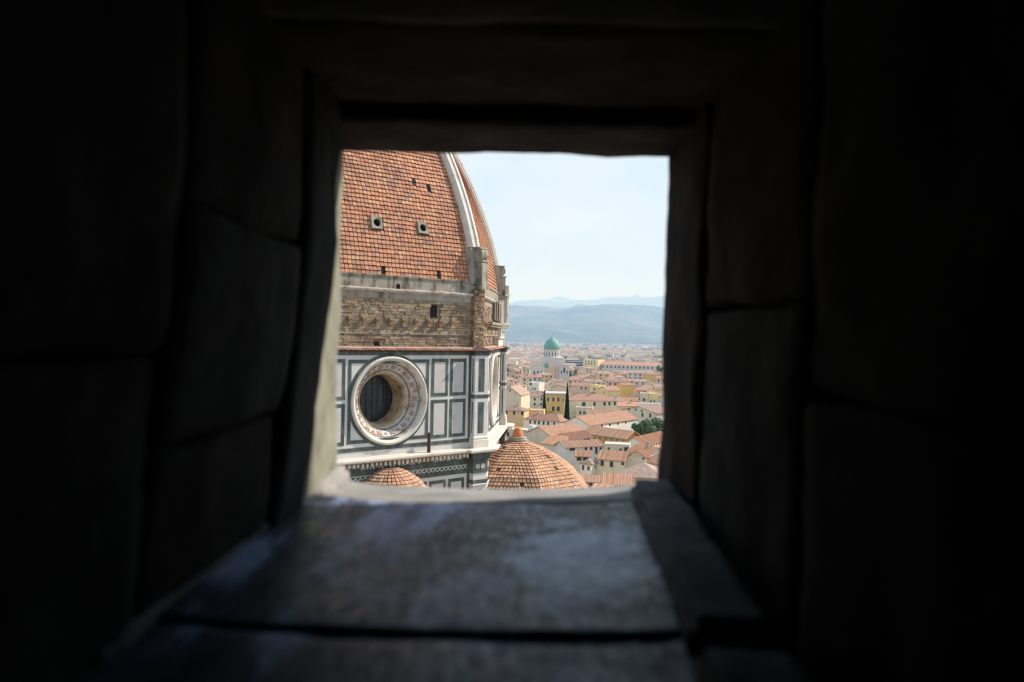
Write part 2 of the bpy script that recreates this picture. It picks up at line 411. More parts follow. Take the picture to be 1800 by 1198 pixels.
# --- drum masonry core (marble storey and everything beneath it)
oct_ = [corner(k) for k in range(8)]
mb = MB()
ZM0, ZM1 = -11.0, -1.69
CIRC = 48; OCU_R, OCU_Z = 3.9, -6.04
def wall_with_hole(mb, fr, z0, z1, R=OCU_R, zc=OCU_Z):
    hu = fr.L / 2
    def edge(a):
        dx, dz = cos(a), sin(a)
        t = min(hu / abs(dx) if abs(dx) > 1e-6 else 1e9, ((z1 - zc) if dz > 0 else (zc - z0)) / abs(dz) if abs(dz) > 1e-6 else 1e9)
        return dx * t, zc + dz * t
    angs = sorted([2 * pi * i / CIRC for i in range(CIRC)] + [atan2(zz - zc, uu) % (2 * pi) for uu in (-hu, hu) for zz in (z0, z1)])
    for a, b in zip(angs, angs[1:] + [angs[0] + 2 * pi]):
        ea, eb = edge(a), edge(b)
        mb.face([fr.P(cos(a) * R, zc + sin(a) * R), fr.P(ea[0], ea[1]), fr.P(eb[0], eb[1]), fr.P(cos(b) * R, zc + sin(b) * R)])
for k in range(8):
    fr = Frame(corner(k), corner(k + 1))
    if k in (7, 0, 1): wall_with_hole(mb, fr, ZM0, -1.2)
    else: mb.face([fr.P(-FL / 2, ZM0), fr.P(FL / 2, ZM0), fr.P(FL / 2, -1.2), fr.P(-FL / 2, -1.2)])
cpart(mb, 'marble_wall', M_white)
mb = MB(); mb.prism(oct_, -H, ZM0 + .02)
cpart(mb, 'lower_wall', M_white)

# --- round windows on the three faces
def lathe(mb, fr, prof, zc=OCU_Z, n=64, uc=0):
    rings = [[fr.P(uc + cos(2 * pi * i / n) * r, zc + sin(2 * pi * i / n) * r, w_) for i in range(n)] for r, w_ in prof]
    ids = [[mb.p(q) for q in rg] for rg in rings]
    for a, b in zip(ids, ids[1:]):
        for i in range(n):
            mb.quadidx([a[i], a[(i + 1) % n], b[(i + 1) % n], b[i]])
GLW = -3.1
for fi, fr in enumerate((SW, S_)):
    mb = MB(); lathe(mb, fr, [(4.24, .0), (4.24, .05), (3.9, .05)])
    ring = cpart(mb, 'green_ring', M_green)
    mb = MB(); lathe(mb, fr, [(3.98, .05), (4.0, .2), (3.93, .30), (3.82, .34), (3.72, .27), (3.66, .16), (3.62, .10), (3.56, .02)])
    cpart(mb, 'oculus_rim', M_cream, smooth=True)
    mb = MB(); lathe(mb, fr, [(3.58, .04), (3.04, -.56), (2.5, -1.15)])
    rev = cpart(mb, 'splayed_reveal', M_reveal, smooth=True, label='splayed white reveal with rose inlay')
    mb = MB(); lathe(mb, fr, [(2.52, -1.12), (2.40, -1.16), (2.32, -1.3), (2.26, -1.5)])
    cpart(mb, 'inner_rim', M_ochre, smooth=True)
    mb = MB(); lathe(mb, fr, [(2.28, -1.46), (2.24, -2.2), (2.22, GLW)])
    cpart(mb, 'window_shaft', M_ochre, smooth=True)
    mb = MB(); n = 64
    mb.face([fr.P(cos(2 * pi * i / n) * 2.25, OCU_Z + sin(2 * pi * i / n) * 2.25, GLW + .05) for i in range(n)])
    gl = cpart(mb, 'window_pane', M_glass)
    for q in range(-3, 4):
        u = q * .62; hh = sqrt(max(.01, 2.2 ** 2 - u * u))
        mb = MB(); fr.slab(mb, u - .03, u + .03, OCU_Z - hh, OCU_Z + hh, GLW + .04, GLW + .13); cpart(mb, 'glazing_bar', M_lead, gl)
        if q % 1 == 0:
            mb = MB(); fr.slab(mb, -hh, hh, OCU_Z + u - .022, OCU_Z + u + .022, GLW + .04, GLW + .11); cpart(mb, 'glazing_bar', M_lead, gl)
    if fi == 0:
        def cone(t): return 3.58 - 1.08 * t, .05 - 1.19 * t        # radius, depth along the splay
        # two dotted borders of small dark tesserae
        mb = MB()
        for t, cnt in ((.22, 104), (.80, 84)):
            for i in range(cnt):
                a0 = 2 * pi * i / cnt; a1 = a0 + 2 * pi / cnt * .5
                (ra, wa), (rb, wb) = cone(t - .045), cone(t + .055)
                pts = []
                for aa, rr, ww in ((a0, ra, wa), (a1, ra, wa), (a1, rb, wb), (a0, rb, wb)):
                    pts.append(fr.P(cos(aa) * (rr - .02), OCU_Z + sin(aa) * (rr - .02), ww + .015))
                back = [fr.P(0, OCU_Z, 0) + (q - fr.P(0, OCU_Z, 0)) * 1.03 for q in pts]
                mb.hexa(back, pts)
        cpart(mb, 'dotted_border', M_green, rev, kind='stuff')
        # rosettes: a rose disc in a pale ring, small diamond between each pair
        for i in range(28):
            a0 = 2 * pi * i / 28
            big = i % 2 == 0
            (r_, w_) = cone(.49); cpt = Vector((cos(a0) * (r_ - .02), sin(a0) * (r_ - .02), w_ + .015))
            tang = Vector((-sin(a0), cos(a0), 0)); slope = Vector((cos(a0) * -1.08, sin(a0) * -1.08, -1.19)).normalized()
            def pt(x, y, q=0):
                v_ = cpt + tang * x + slope * y + Vector((-cos(a0), -sin(a0), .6)) * q
                return fr.P(v_.x, OCU_Z + v_.y, v_.z)
            mb = MB(); sz = .20 if big else .11; m_ = 12 if big else 4
            lo = [pt(cos(2 * pi * j / m_) * sz, sin(2 * pi * j / m_) * sz * (1 if big else 1.5), -.02) for j in range(m_)]
            hi = [pt(cos(2 * pi * j / m_) * sz, sin(2 * pi * j / m_) * sz * (1 if big else 1.5), .015) for j in range(m_)]
            mb.hexa(lo, hi)
            if big:
                for j in range(4):
                    aj = j * pi / 2 + pi / 4
                    c_ = (cos(aj) * .25, sin(aj) * .25)
                    mb.hexa([pt(c_[0] + x, c_[1] + y, -.02) for x, y in ((-.06, 0), (0, -.06), (.06, 0), (0, .06))],
                            [pt(c_[0] + x, c_[1] + y, .02) for x, y in ((-.06, 0), (0, -.06), (.06, 0), (0, .06))])
            cpart(mb, 'rosette', M_rose, rev)

# --- marble panelling
def frame_strip(fr, u0, u1, v0, v1, t, w=.035):
    mb = MB()
    fr.slab(mb, u0, u1, v1 - t, v1, -.02, w); fr.slab(mb, u0, u1, v0, v0 + t, -.02, w)
    fr.slab(mb, u0, u0 + t, v0 + t, v1 - t, -.02, w); fr.slab(mb, u1 - t, u1, v0 + t, v1 - t, -.02, w)
    return mb
for fr in (SW, S_):
    mb = MB(); fr.slab(mb, -FL / 2, FL / 2, -1.96, -1.6, -.02, .05); cpart(mb, 'green_band', M_green)
    mb = MB(); fr.slab(mb, -FL / 2, FL / 2, -10.42, -10.08, -.02, .045); cpart(mb, 'green_band', M_green)
    cpart(frame_strip(fr, -4.25, 4.25, -9.72, -2.36, .31), 'green_frame', M_green)
    for sgn in (-1, 1):
        for (a, b) in ((4.53, 6.45), (6.70, 8.60)):
            for (v0, v1) in ((-5.84, -2.30), (-9.80, -6.18)):
                u0, u1 = (a, b) if sgn > 0 else (-b, -a)
                fo = cpart(frame_strip(fr, u0, u1, v0, v1, .31), 'green_frame', M_green)
                mb = MB(); fr.slab(mb, u0 + .31, u1 - .31, v0 + .31, v1 - .31, -.02, .02); cpart(mb, 'panel_slab', M_slab, fo)
        a, b = (8.94, 9.26) if sgn > 0 else (-9.26, -8.94)
        mb = MB(); fr.slab(mb, a, b, -10.1, -1.96, -.02, .03); cpart(mb, 'green_strip', M_green)
# --- wrapped corner pilasters
for k in (-1, 0, 1, 2):
    mb = MB(); mb.prism([(q.x, q.y) for q in [corner(k)] ] and [(q.x, q.y) for q in corner_path(k, PIL_B, PIL_W)] + [(corner(k).x, corner(k).y)], ZM0, -1.6)
    pil = cpart(mb, 'pilaster', M_white, label='pale marble corner pilaster with green inlay')
    A = Frame(corner(k - 1), corner(k)); B = Frame(corner(k), corner(k + 1)); h = FL / 2
    for fr, s0 in ((A, h - PIL_B), (B, -h - .27)):
        for v0, v1 in ((-5.51, -2.30), (-9.55, -6.53)):
            a = s0 + .45 if fr is A else s0 + .49
            mb = MB(); fr.slab(mb, a, a + .71, v0, v1, PIL_W - .02, PIL_W + .02); cpart(mb, 'green_inlay', M_green, pil)
    # narrow inlay on the returns
    for fr, uu, sg in ((A, h - PIL_B, -1), (B, -h + PIL_B, 1)):
        for v0, v1 in ((-5.51, -2.30), (-9.55, -6.53)):
            mb = MB(); u0, u1 = (uu - .02, uu + .02)
            fr.slab(mb, u0, u1, v0, v1, .26, .38); cpart(mb, 'return_inlay', M_green, pil)
    mb = MB(); sweep(mb, corner_path(k, PIL_B, PIL_W), [(0, -6.14), (.03, -6.14), (.03, -5.80), (0, -5.80)]); cpart(mb, 'green_belt', M_green, pil)
    mb = MB(); sweep(mb, corner_path(k, PIL_B, PIL_W), [(0, -11.0), (.16, -11.0), (.16, -10.2), (.07, -10.14), (.12, -10.06), (.12, -9.98), (.03, -9.86), (0, -9.84)]); cpart(mb, 'pilaster_base', M_cream, pil)
    mb = MB(); sweep(mb, corner_path(k, PIL_B, PIL_W), [(0, -1.98), (.04, -1.98), (.04, -1.58), (0, -1.58)]); cpart(mb, 'green_belt', M_green, pil)

# --- main cornice below the marble storey, with its friezes
wp = wall_path()
mb = MB(); sweep(mb, wp, [(0, -11.02), (.0, -10.95), (1.05, -11.0), (1.12, -11.05), (1.12, -11.2), (1.0, -11.3), (.72, -11.38), (0, -11.38)])
cpart(mb, 'main_cornice', M_cream, label='pale projecting marble cornice')
mb = MB(); sweep(mb, wp, [(0, -11.36), (.34, -11.36), (.34, -12.0), (.08, -12.06), (.08, -12.5), (.05, -12.5), (.05, -13.05), (.08, -13.05), (.08, -13.42), (0, -13.42)])
cpart(mb, 'frieze', M_green, label='dark green marble frieze')
for fr in (SW, S_):
    # shell-like dentils under the slab, pale
    mb = MB(); x = -FL / 2 + PIL_B + .2
    while x < FL / 2 - PIL_B - .2:
        ww = .16 + random.random() * .12
        fr.slab(mb, x, x + ww, -11.74 - random.random() * .12, -11.44, .3, .62); x += .46
    cpart(mb, 'dentil_row', M_cream, kind='stuff')
    mb = MB(); x = -FL / 2 + PIL_B + .2
    while x < FL / 2 - PIL_B - .3:
        if random.random() < .72: fr.slab(mb, x, x + .10 + random.random() * .12, -12.0 + random.random() * .05, -11.86, .3, .39)
        x += .30
    cpart(mb, 'bead_row', M_white, kind='stuff')
    # lozenge lattice
    mb = MB(); x = -FL / 2 + PIL_B + .1
    while x < FL / 2 - PIL_B - .5:
        for (a, b) in ((0, 1), (1, 0)):
            q0 = (x + a * .5, -13.0); q1 = (x + b * .5, -12.55); d = .055
            mb.hexa([fr.P(q0[0] - d, q0[1], .09), fr.P(q0[0] + d, q0[1], .09), fr.P(q0[0] + d, q0[1], .04), fr.P(q0[0] - d, q0[1], .04)],
                    [fr.P(q1[0] - d, q1[1], .09), fr.P(q1[0] + d, q1[1], .09), fr.P(q1[0] + d, q1[1], .04), fr.P(q1[0] - d, q1[1], .04)])
        fr.slab(mb, x + .20, x + .30, -12.63, -12.55, .04, .09)
        x += .5
    cpart(mb, 'lozenge_lattice', M_white, kind='stuff')
    # storey below: panels
    for sgn in (-1, 1):
        for (a, b) in ((2.3, 4.2), (4.5, 6.42), (6.70, 8.60)):
            u0, u1 = (a, b) if sgn > 0 else (-b, -a)
            fo = cpart(frame_strip(fr, u0, u1, -18.5, -13.82, .31), 'green_frame', M_green)
            mb = MB(); fr.slab(mb, u0 + .31, u1 - .31, -18.19, -14.13, -.02, .02); cpart(mb, 'panel_slab', M_slab, fo)
        a, b = (8.94, 9.24) if sgn > 0 else (-9.24, -8.94)
        mb = MB(); fr.slab(mb, a, b, -19, -13.4, -.02, .03); cpart(mb, 'green_strip', M_green)
for k in (-1, 0, 1):
    mb = MB(); mb.prism([(q.x, q.y) for q in corner_path(k, PIL_B, PIL_W)] + [(corner(k).x, corner(k).y)], -26, -11.2)
    pil = cpart(mb, 'lower_pilaster', M_white)
    cp = corner_path(k, PIL_B, PIL_W)
    for z0, z1, mt in ((-14.5, -14.1, M_green), (-13.42, -13.05, M_green)):
        mb = MB(); sweep(mb, cp, [(0, z0), (.05, z0), (.05, z1), (0, z1)]); cpart(mb, 'green_belt', mt, pil)
    mb = MB(); sweep(mb, cp, [(0, -14.66), (.12, -14.62), (.12, -14.52), (0, -14.46)]); cpart(mb, 'string_course', M_cream, pil)
    A = Frame(corner(k - 1), corner(k)); B = Frame(corner(k), corner(k + 1)); h = FL / 2
    for fr, s0 in ((A, h - PIL_B), (B, -h - .27)):
        for ci in range(2):
            mb = MB(); cu = s0 + .5 + ci * .62; cz = -12.77; n = 14
            for i in range(n):
                a0, a1 = 2 * pi * i / n, 2 * pi * (i + 1) / n
                lo = [fr.P(cu + cos(a) * r, cz + sin(a) * r, PIL_W + .04) for a, r in ((a0, .16), (a0, .25), (a1, .25), (a1, .16))]
                hi = [fr.P(cu + cos(a) * r, cz + sin(a) * r, PIL_W + .10) for a, r in ((a0, .16), (a0, .25), (a1, .25), (a1, .16))]
                mb.hexa(lo, hi)
            for aa in (0, pi / 4, pi / 2, 3 * pi / 4):
                dx, dz = cos(aa) * .17, sin(aa) * .17; px_, pz_ = -sin(aa) * .02, cos(aa) * .02
                qs = [(cu - dx - px_, cz - dz - pz_), (cu + dx - px_, cz + dz - pz_), (cu + dx + px_, cz + dz + pz_), (cu - dx + px_, cz - dz + pz_)]
                mb.hexa([fr.P(*q, PIL_W + .04) for q in qs], [fr.P(*q, PIL_W + .09) for q in qs])
            cpart(mb, 'wheel_inlay', M_white, pil)
        mb = MB(); fr.slab(mb, s0 + .45, s0 + 1.16, -19, -15.0, PIL_W - .02, PIL_W + .02); cpart(mb, 'green_inlay', M_green, pil)

# --- tile coping over the marble storey
mb = MB(); sweep(mb, wall_path(PIL_B, PIL_W), [(-.6, -1.66), (.30, -1.62), (.34, -1.52), (-.6, -1.20)]); cpart(mb, 'coping', M_bed)
for fr in (SW, S_):
    mb = MB(); x = -FL / 2 + .9
    while x < FL / 2 - .5:
        n = 5; r = .085; wz = random.uniform(-.02, .02)
        lo = [fr.P(x + cos(pi * j / n) * r, -1.50 + sin(pi * j / n) * r + wz, .46) for j in range(n + 1)]
        hi = [fr.P(x + cos(pi * j / n) * r, -1.20 + sin(pi * j / n) * r + wz, -.5) for j in range(n + 1)]
        mb.hexa(lo[::-1], hi[::-1]); x += .235
    cpart(mb, 'coping_tiles', M_tile, kind='stuff')

# --- rough stone storey, standing a little behind the marble
RS = RC - .45 / cos(pi / 8)
def scorner(k): return corner(k, RS)
SWs = Frame(scorner(-1), scorner(0)); Ss = Frame(scorner(0), scorner(1)); SPATH = [scorner(k) for k in range(-2, 4)]
mb = MB(); mb.prism([CEN + (c - CEN) * ((RS - .12) / RC) for c in oct_], -1.3, 4.2); cpart(mb, 'stone_core', M_stonebed)
def stones(fr, z0, z1, name, mt, u0=None, u1=None, hr=(.2, .36), lr=(.3, .95), wr=(-.06, .03), holes=()):
    mb = MB(); z = z0
    u0 = -FL / 2 if u0 is None else u0; u1 = FL / 2 if u1 is None else u1
    while z < z1 - .05:
        hh = min(random.uniform(*hr), z1 - z); x = u0 - random.random() * .4
        while x < u1:
            l = random.uniform(*lr); a, b = max(u0, x), min(u1, x + l)
            if b - a > .05 and not any(a < hx1 and b > hx0 and z < hz1 and z + hh > hz0 for hx0, hx1, hz0, hz1 in holes):
                wv = random.uniform(*wr); j = lambda: random.uniform(-.012, .012); g = .010
                q = [(a + g, z + g), (b - g, z + g), (b - g, z + hh - g), (a + g, z + hh - g)]
                fr_ = [fr.P(x_ + j(), z_ + j(), wv + j()) for x_, z_ in q]; bk = [fr.P(x_, z_, -.16) for x_, z_ in q]
                i0 = len(mb.v)
                for t_ in fr_ + bk: mb.p(t_)
                mb.quadidx([i0, i0 + 1, i0 + 2, i0 + 3])
                for t_ in range(4): mb.quadidx([i0 + (t_ + 1) % 4, i0 + t_, i0 + 4 + t_, i0 + 4 + (t_ + 1) % 4])
            x += l
        z += hh
    return cpart(mb, name, mt, kind='stuff')
stones(SWs, -1.3, 3.25, 'wall_stones', M_stone, holes=((4.66, 5.4, 1.62, 2.7), (-1.4, -.85, -1.3, -.75)))
stones(Ss, -1.3, 3.25, 'wall_stones', M_stone)
mb = MB(); SWs.slab(mb, 4.66, 5.40, 1.6, 2.72, -.6, -.08); cpart(mb, 'wall_opening', M_dark)
mb = MB(); SWs.slab(mb, -1.4, -.85, -1.3, -.75, -.6, -.08); cpart(mb, 'wall_opening', M_dark)
for fr in (SWs, Ss):
    mb = MB(); fr.slab(mb, -FL / 2, FL / 2, -.06, .06, -.1, .07); cpart(mb, 'string_course', M_greystone)
    for i in range(-5, 6):
        u = -.19 + i * 1.385 + .35
        mb = MB()
        fr.slab(mb, u - .24, u + .24, 1.22, 1.34, -.1, .34); fr.slab(mb, u - .17, u + .17, 1.02, 1.22, -.1, .24); fr.slab(mb, u - .12, u + .10, .8, 1.02, -.1, .12)
        co = cpart(mb, 'corbel', M_brick)
        mb = MB(); fr.slab(mb, u - .13, u + .1, 1.34, 1.42, -.05, .22); cpart(mb, 'corbel_cap', M_plaster, co)
# plain plaster strip, moulding and parapet
mb = MB(); sweep(mb, SPATH, [(-.1, 3.15), (.0, 3.15), (.02, 3.75), (-.1, 3.75)]); cpart(mb, 'plaster_strip', M_plaster)
mb = MB(); sweep(mb, SPATH, [(-.1, 3.68), (.12, 3.72), (.28, 3.82), (.34, 3.92), (.34, 4.02), (-.1, 4.1)]); cpart(mb, 'parapet_moulding', M_reveal)
mb = MB(); sweep(mb, SPATH, [(-.3, 4.0), (.0, 4.0), (.0, 5.1), (.1, 5.14), (.12, 5.26), (-.6, 5.3)]); cpart(mb, 'parapet', M_greystone)
for u in (1.62 - .65, ):
    mb = MB(); n = 10
    pts = [(u - .2, 4.05), (u + .2, 4.05)] + [(u + cos(pi * i / n) * .2, 4.35 + sin(pi * i / n) * .2) for i in range(n + 1)]
    mb.hexa([SWs.P(a, b, -.05) for a, b in pts], [SWs.P(a, b, .015) for a, b in pts]); cpart(mb, 'parapet_opening', M_dark)
# brick corner piers
for k in (-1, 0, 1):
    cpth = corner_path(k, 1.12, .0); cb_ = corner_path(k, 1.12, -.5)
    cpth = [cb_[1], cpth[1], cpth[2], cpth[3], cb_[3]]
    mb = MB(); mb.prism([(q.x, q.y) for q in cpth] + [(CEN + (corner(k) - CEN) * .97)[:2]], -1.5, 4.45); pier = cpart(mb, 'corner_pier', M_cream if k == 1 else M_stonebed)
    if k == 1: continue
    A = Frame(cpth[1], cpth[2]); B = Frame(cpth[2], cpth[3]); C_ = Frame(cpth[0], cpth[1]); D_ = Frame(cpth[3], cpth[4])
    for fr in (A, B, C_, D_):
        o = stones(fr, -1.45, 4.4, 'pier_bricks', M_brick, -fr.L / 2, fr.L / 2, (.16, .26), (.2, .55), (.0, .05)); o.parent = pier
        o.matrix_parent_inverse = Matrix()
    if k == 0:
        for z, u in ((3.1, -.5), (2.35, .15), (1.2, -.3), (.7, .25), (-.6, -.4)):
            mb = MB(); A.slab(mb, u, u + .30, z, z + .10, .0, .09); cpart(mb, 'pale_putlog_stone', M_plaster, pier)

# --- the dome
ZS = -1.7
def rdome(z): return -.6 * RC + sqrt((1.6 * RC) ** 2 - (z - ZS) ** 2) - .02
ZTOP = 37.5
mb = MB()
zs = [5.0 + (ZTOP - 5.0) * i / 40 for i in range(41)]
for k in range(8):
    mb.cur = 1 if k in (7, 0) else 0
    for a, b in zip(zs, zs[1:]):
        q = [corner(k, rdome(a)) + Vector((0, 0, a)), corner(k + 1, rdome(a)) + Vector((0, 0, a)), corner(k + 1, rdome(b)) + Vector((0, 0, b)), corner(k, rdome(b)) + Vector((0, 0, b))]
        mb.face(q)
mb.cur = 0
mb.face([corner(k, rdome(ZTOP)) + Vector((0, 0, ZTOP)) for k in range(8)])
shell = cpart(mb, 'dome_shell', [M_shell, M_bed])
def tile_quad(mb, a, b, c, d, n, lift0=.075, lift1=.02, g=.5):
    """one flat tile: a,b lower corners, c,d upper; lower edge stands proud"""
    i0 = len(mb.v)
    for q, l in ((a, lift0), (b, lift0), (c, lift1), (d, lift1), (a, 0.0), (b, 0.0), (c, 0), (d, 0)):
        mb.p(q + n * l)
    for f in ((0, 1, 2, 3), (0, 4, 5, 1), (1, 5, 6, 2), (3, 7, 4, 0)): mb.quadidx([i0 + t for t in f])
def dome_tiles(fr_k, zmax, tw=.41, th=.42, skip=()):
    c0, c1 = corner(fr_k), corner(fr_k + 1)
    f0 = Frame(c0, c1); mb = MB()
    t_ = tan(pi / 8); z = 5.22; row = 0
    while z < zmax:
        rz = rdome(z); dr = (rdome(z + .05) - rz) / .05 * cos(pi / 8)
        z2 = z + th / sqrt(1 + dr * dr)
        a0, a1 = rdome(z) * cos(pi / 8), rdome(z2) * cos(pi / 8)
        hw = min(a0, a1) * t_ - .35
        nrm = (f0.n * 1.0 + Vector((0, 0, -dr))).normalized()
        kmax = int(hw / tw) + 1
        sh = random.uniform(-.04, .04) + row * -.012
        for k in range(-kmax, kmax + 1):
            u0, u1 = k * tw + sh + .028, (k + 1) * tw + sh - .028
            u0, u1 = max(u0, -hw), min(u1, hw)
            if u1 - u0 < .08: continue
            if any(u0 < s[1] and u1 > s[0] and z < s[3] and z2 > s[2] for s in skip): continue
            j = random.uniform(-.012, .02); dz = random.uniform(-.02, .02)
            b0 = CEN + f0.n * a0; b1 = CEN + f0.n * a1
            P = lambda b, u, zz: b + f0.u * u + Vector((0, 0, zz))
            tile_quad(mb, P(b0, u0, z + dz), P(b0, u1, z + dz), P(b1, u1, z2 - .035 + dz), P(b1, u0, z2 - .035 + dz), nrm, .085 + j)
        z = z2; row += 1
    return cpart(mb, 'roof_tiles', M_tile, shell, kind='stuff')
SLOTS = [(-.24 - .65, 9.96, 1), (4.80 - .65, 10.01, 1), (.20 - .65, 5.75, 0), (6.10 - .65, 5.75, 0), (5.75, 14.2, 2), (4.05, 14.6, 3)]
skip = []
for u, z, kd in SLOTS:
    s = (.40, .45) if kd == 1 else ((.06, .12) if kd in (0, 2) else (.02, .05)); skip.append((u - s[0], u + s[0], z - s[1], z + s[1]))
dome_tiles(-1, 27, skip=skip)
dome_tiles(0, 27)
for u, z, kd in SLOTS:
    rz = rdome(z) * cos(pi / 8); dr = (rdome(z + .1) - rdome(z)) / .1 * cos(pi / 8)
    up = Vector((SW.n.x * dr, SW.n.y * dr, 1)).normalized(); nn = SW.u.cross(up).normalized()
    if nn.dot(SW.n) < 0: nn = -nn
    base = CEN + SW.n * rz + SW.u * u + Vector((0, 0, z))
    Q = lambda x, y, q: base + SW.u * x + up * y + nn * q
    if kd == 1:
        mb = MB(); n = 20; R = .36; s = .56
        def sq(a):
            t = s / max(abs(cos(a)), abs(sin(a))); return cos(a) * t, sin(a) * t
        for i in range(n):
            a, b = 2 * pi * i / n + pi / 4, 2 * pi * (i + 1) / n + pi / 4
            qa, qb = sq(a), sq(b)
            mb.face([Q(cos(a) * R, sin(a) * R, .22), Q(*qa, .22), Q(*qb, .22), Q(cos(b) * R, sin(b) * R, .22)])
            mb.face([Q(*qa, .22), Q(*qa, -.05), Q(*qb, -.05), Q(*qb, .22)])
            mb.face([Q(cos(a) * R, sin(a) * R, .22), Q(cos(b) * R, sin(b) * R, .22), Q(cos(b) * R * .9, sin(b) * R * .9, -.02), Q(cos(a) * R * .9, sin(a) * R * .9, -.02)])
        eye = cpart(mb, 'dome_eye', M_greystone, label='square grey stone eye with round hole')
        mb = MB(); mb.face([Q(cos(2 * pi * i / n) * R, sin(2 * pi * i / n) * R, .02) for i in range(n)]); cpart(mb, 'eye_opening', M_dark, eye)
        # grey weather streak of discoloured tiles left under the eye
    else:
        a, b = ((.17, .3) if kd in (0, 2) else (.08, .12))
        mb = MB(); mb.hexa([Q(-a, -b, -.1), Q(a, -b, -.1), Q(a, b, -.1), Q(-a, b, -.1)], [Q(-a, -b, .03), Q(a, -b, .03), Q(a, b, .03), Q(-a, b, .03)])
        cpart(mb, 'dome_slot', M_dark)
# --- marble ribs with their pedestals
def rib(k):
    d = (corner(k) - CEN).normalized(); t = Vector((-d.y, d.x, 0))
    z0 = 8.55; zs = [z0 + (ZTOP - z0) * i / 44 for i in range(45)]
    def section(z):
        r = rdome(z); dr = (rdome(z + .1) - r) / .1
        nn = (d + Vector((0, 0, -dr))).normalized()
        wd = .80 - .30 * (z - z0) / (ZTOP - z0)
        prof = [(-wd, -.6), (-wd * .98, .10), (-wd * .90, .16), (-wd * .86, .34), (-wd * .30, .50), (-wd * .24, .62), (wd * .24, .62), (wd * .30, .50), (wd * .86, .34), (wd * .90, .16), (wd * .98, .10), (wd, -.6)]
        return [CEN + d * r + Vector((0, 0, z)) + t * x + nn * y for x, y in prof]
    mb = MB(); ids = [[mb.p(q) for q in section(z)] for z in zs]
    for a, b in zip(ids, ids[1:]):
        for i in range(len(a) - 1): mb.quadidx([a[i], a[i + 1], b[i + 1], b[i]])
    mb.quadidx(ids[0][::-1])
    rb = cpart(mb, 'dome_rib', M_cream, label='pale marble rib')
    def blk(r0, r1, tw, za, zb, taper=0):
        mb = MB(); q = lambda r, x, z: CEN + d * r + t * x + Vector((0, 0, z))
        mb.hexa([q(r0, -tw, za), q(r1, -tw, za), q(r1, tw, za), q(r0, tw, za)], [q(r0, -tw, zb), q(r1 - taper, -tw, zb), q(r1 - taper, tw, zb), q(r0, tw, zb)])
        return mb
    rp = RC
    ped = cpart(blk(25.6, rp + .12, .62, 4.9, 7.25), 'rib_pedestal', M_greystone)
    cpart(blk(25.6, rp + .24, .74, 4.55, 4.95), 'pedestal_base', M_greystone, ped)
    cpart(blk(25.6, rp + .2, .72, 7.22, 7.38), 'pedestal_cap', M_greystone, ped)
    # scroll block
    mb = MB(); n = 14; pr = []
    for i in range(n + 1):
        a = -pi / 2 + pi * i / n; pr.append((rp - .45 + cos(a) * .55, 7.98 + sin(a) * .6))
    pr = [(25.4, 7.38)] + pr + [(25.4, 8.58)]
    q = lambda r, x, z: CEN + d * r + t * x + Vector((0, 0, z))
    mb.hexa([q(r, -.62, z) for r, z in pr], [q(r, .62, z) for r, z in pr]); cpart(mb, 'scroll_block', M_greystone, ped)
    cpart(blk(25.2, rp - .05, .80, 8.5, 8.66), 'rib_foot', M_greystone, ped)
    # side cheek stone against the tiles
    for sg in (-1, 1):
        mb = MB(); x0, x1 = (sg * .62, sg * 1.15); x0, x1 = min(x0, x1), max(x0, x1)
        mb.hexa([q(25.4, x0, 5.0), q(rp - .55, x0, 5.0), q(rp - .55, x1, 5.0), q(25.4, x1, 5.0)], [q(25.2, x0, 8.5), q(rp - .85, x0, 8.5), q(rp - .85, x1, 8.5), q(25.2, x1, 8.5)])
        cpart(mb, 'cheek_stone', M_plaster, ped)
for k in range(-1, 3): rib(k)

# --- the unfinished arcaded gallery on the next face, seen on edge past the corner
mb = MB(); fr = SE; h = FL / 2
gx0 = -h - .35
def gal(mb, u0, u1, v0, v1, w0, w1): fr.slab(mb, u0, u1, v0, v1, w0, w1)
fs = S_
gp = MB(); gal(gp, gx0, h, 1.55, 5.0, -.3, .72)
gl_ = cpart(gp, 'gallery', M_cream, label='pale stone gallery fragment at the far corner')
mb = MB(); gal(mb, gx0 - .05, h, 4.98, 6.25, -.3, .66); cpart(mb, 'gallery_parapet', M_plaster, gl_)
mb = MB(); gal(mb, gx0 - .1, h, 4.95, 5.12, -.3, .84); cpart(mb, 'gallery_cornice', M_cream, gl_)
mb = MB(); gal(mb, gx0 - .15, h, 1.28, 1.6, -.3, 1.05); gal(mb, gx0 - .1, h, 1.0, 1.28, -.3, .72); gal(mb, gx0 - .05, h, .6, 1.0, -.3, .42); cpart(mb, 'gallery_console', M_cream, gl_)
mb = MB(); gal(mb, gx0 + .05, h, -1.3, .62, -.3, .2); cpart(mb, 'gallery_pier', M_cream, gl_)
for u in (.12, .34):
    mb = MB(); gal(mb, gx0 - .06, gx0, 1.62, 4.9, u - .05, u + .05); cpart(mb, 'gallery_fluting', M_plaster, gl_)
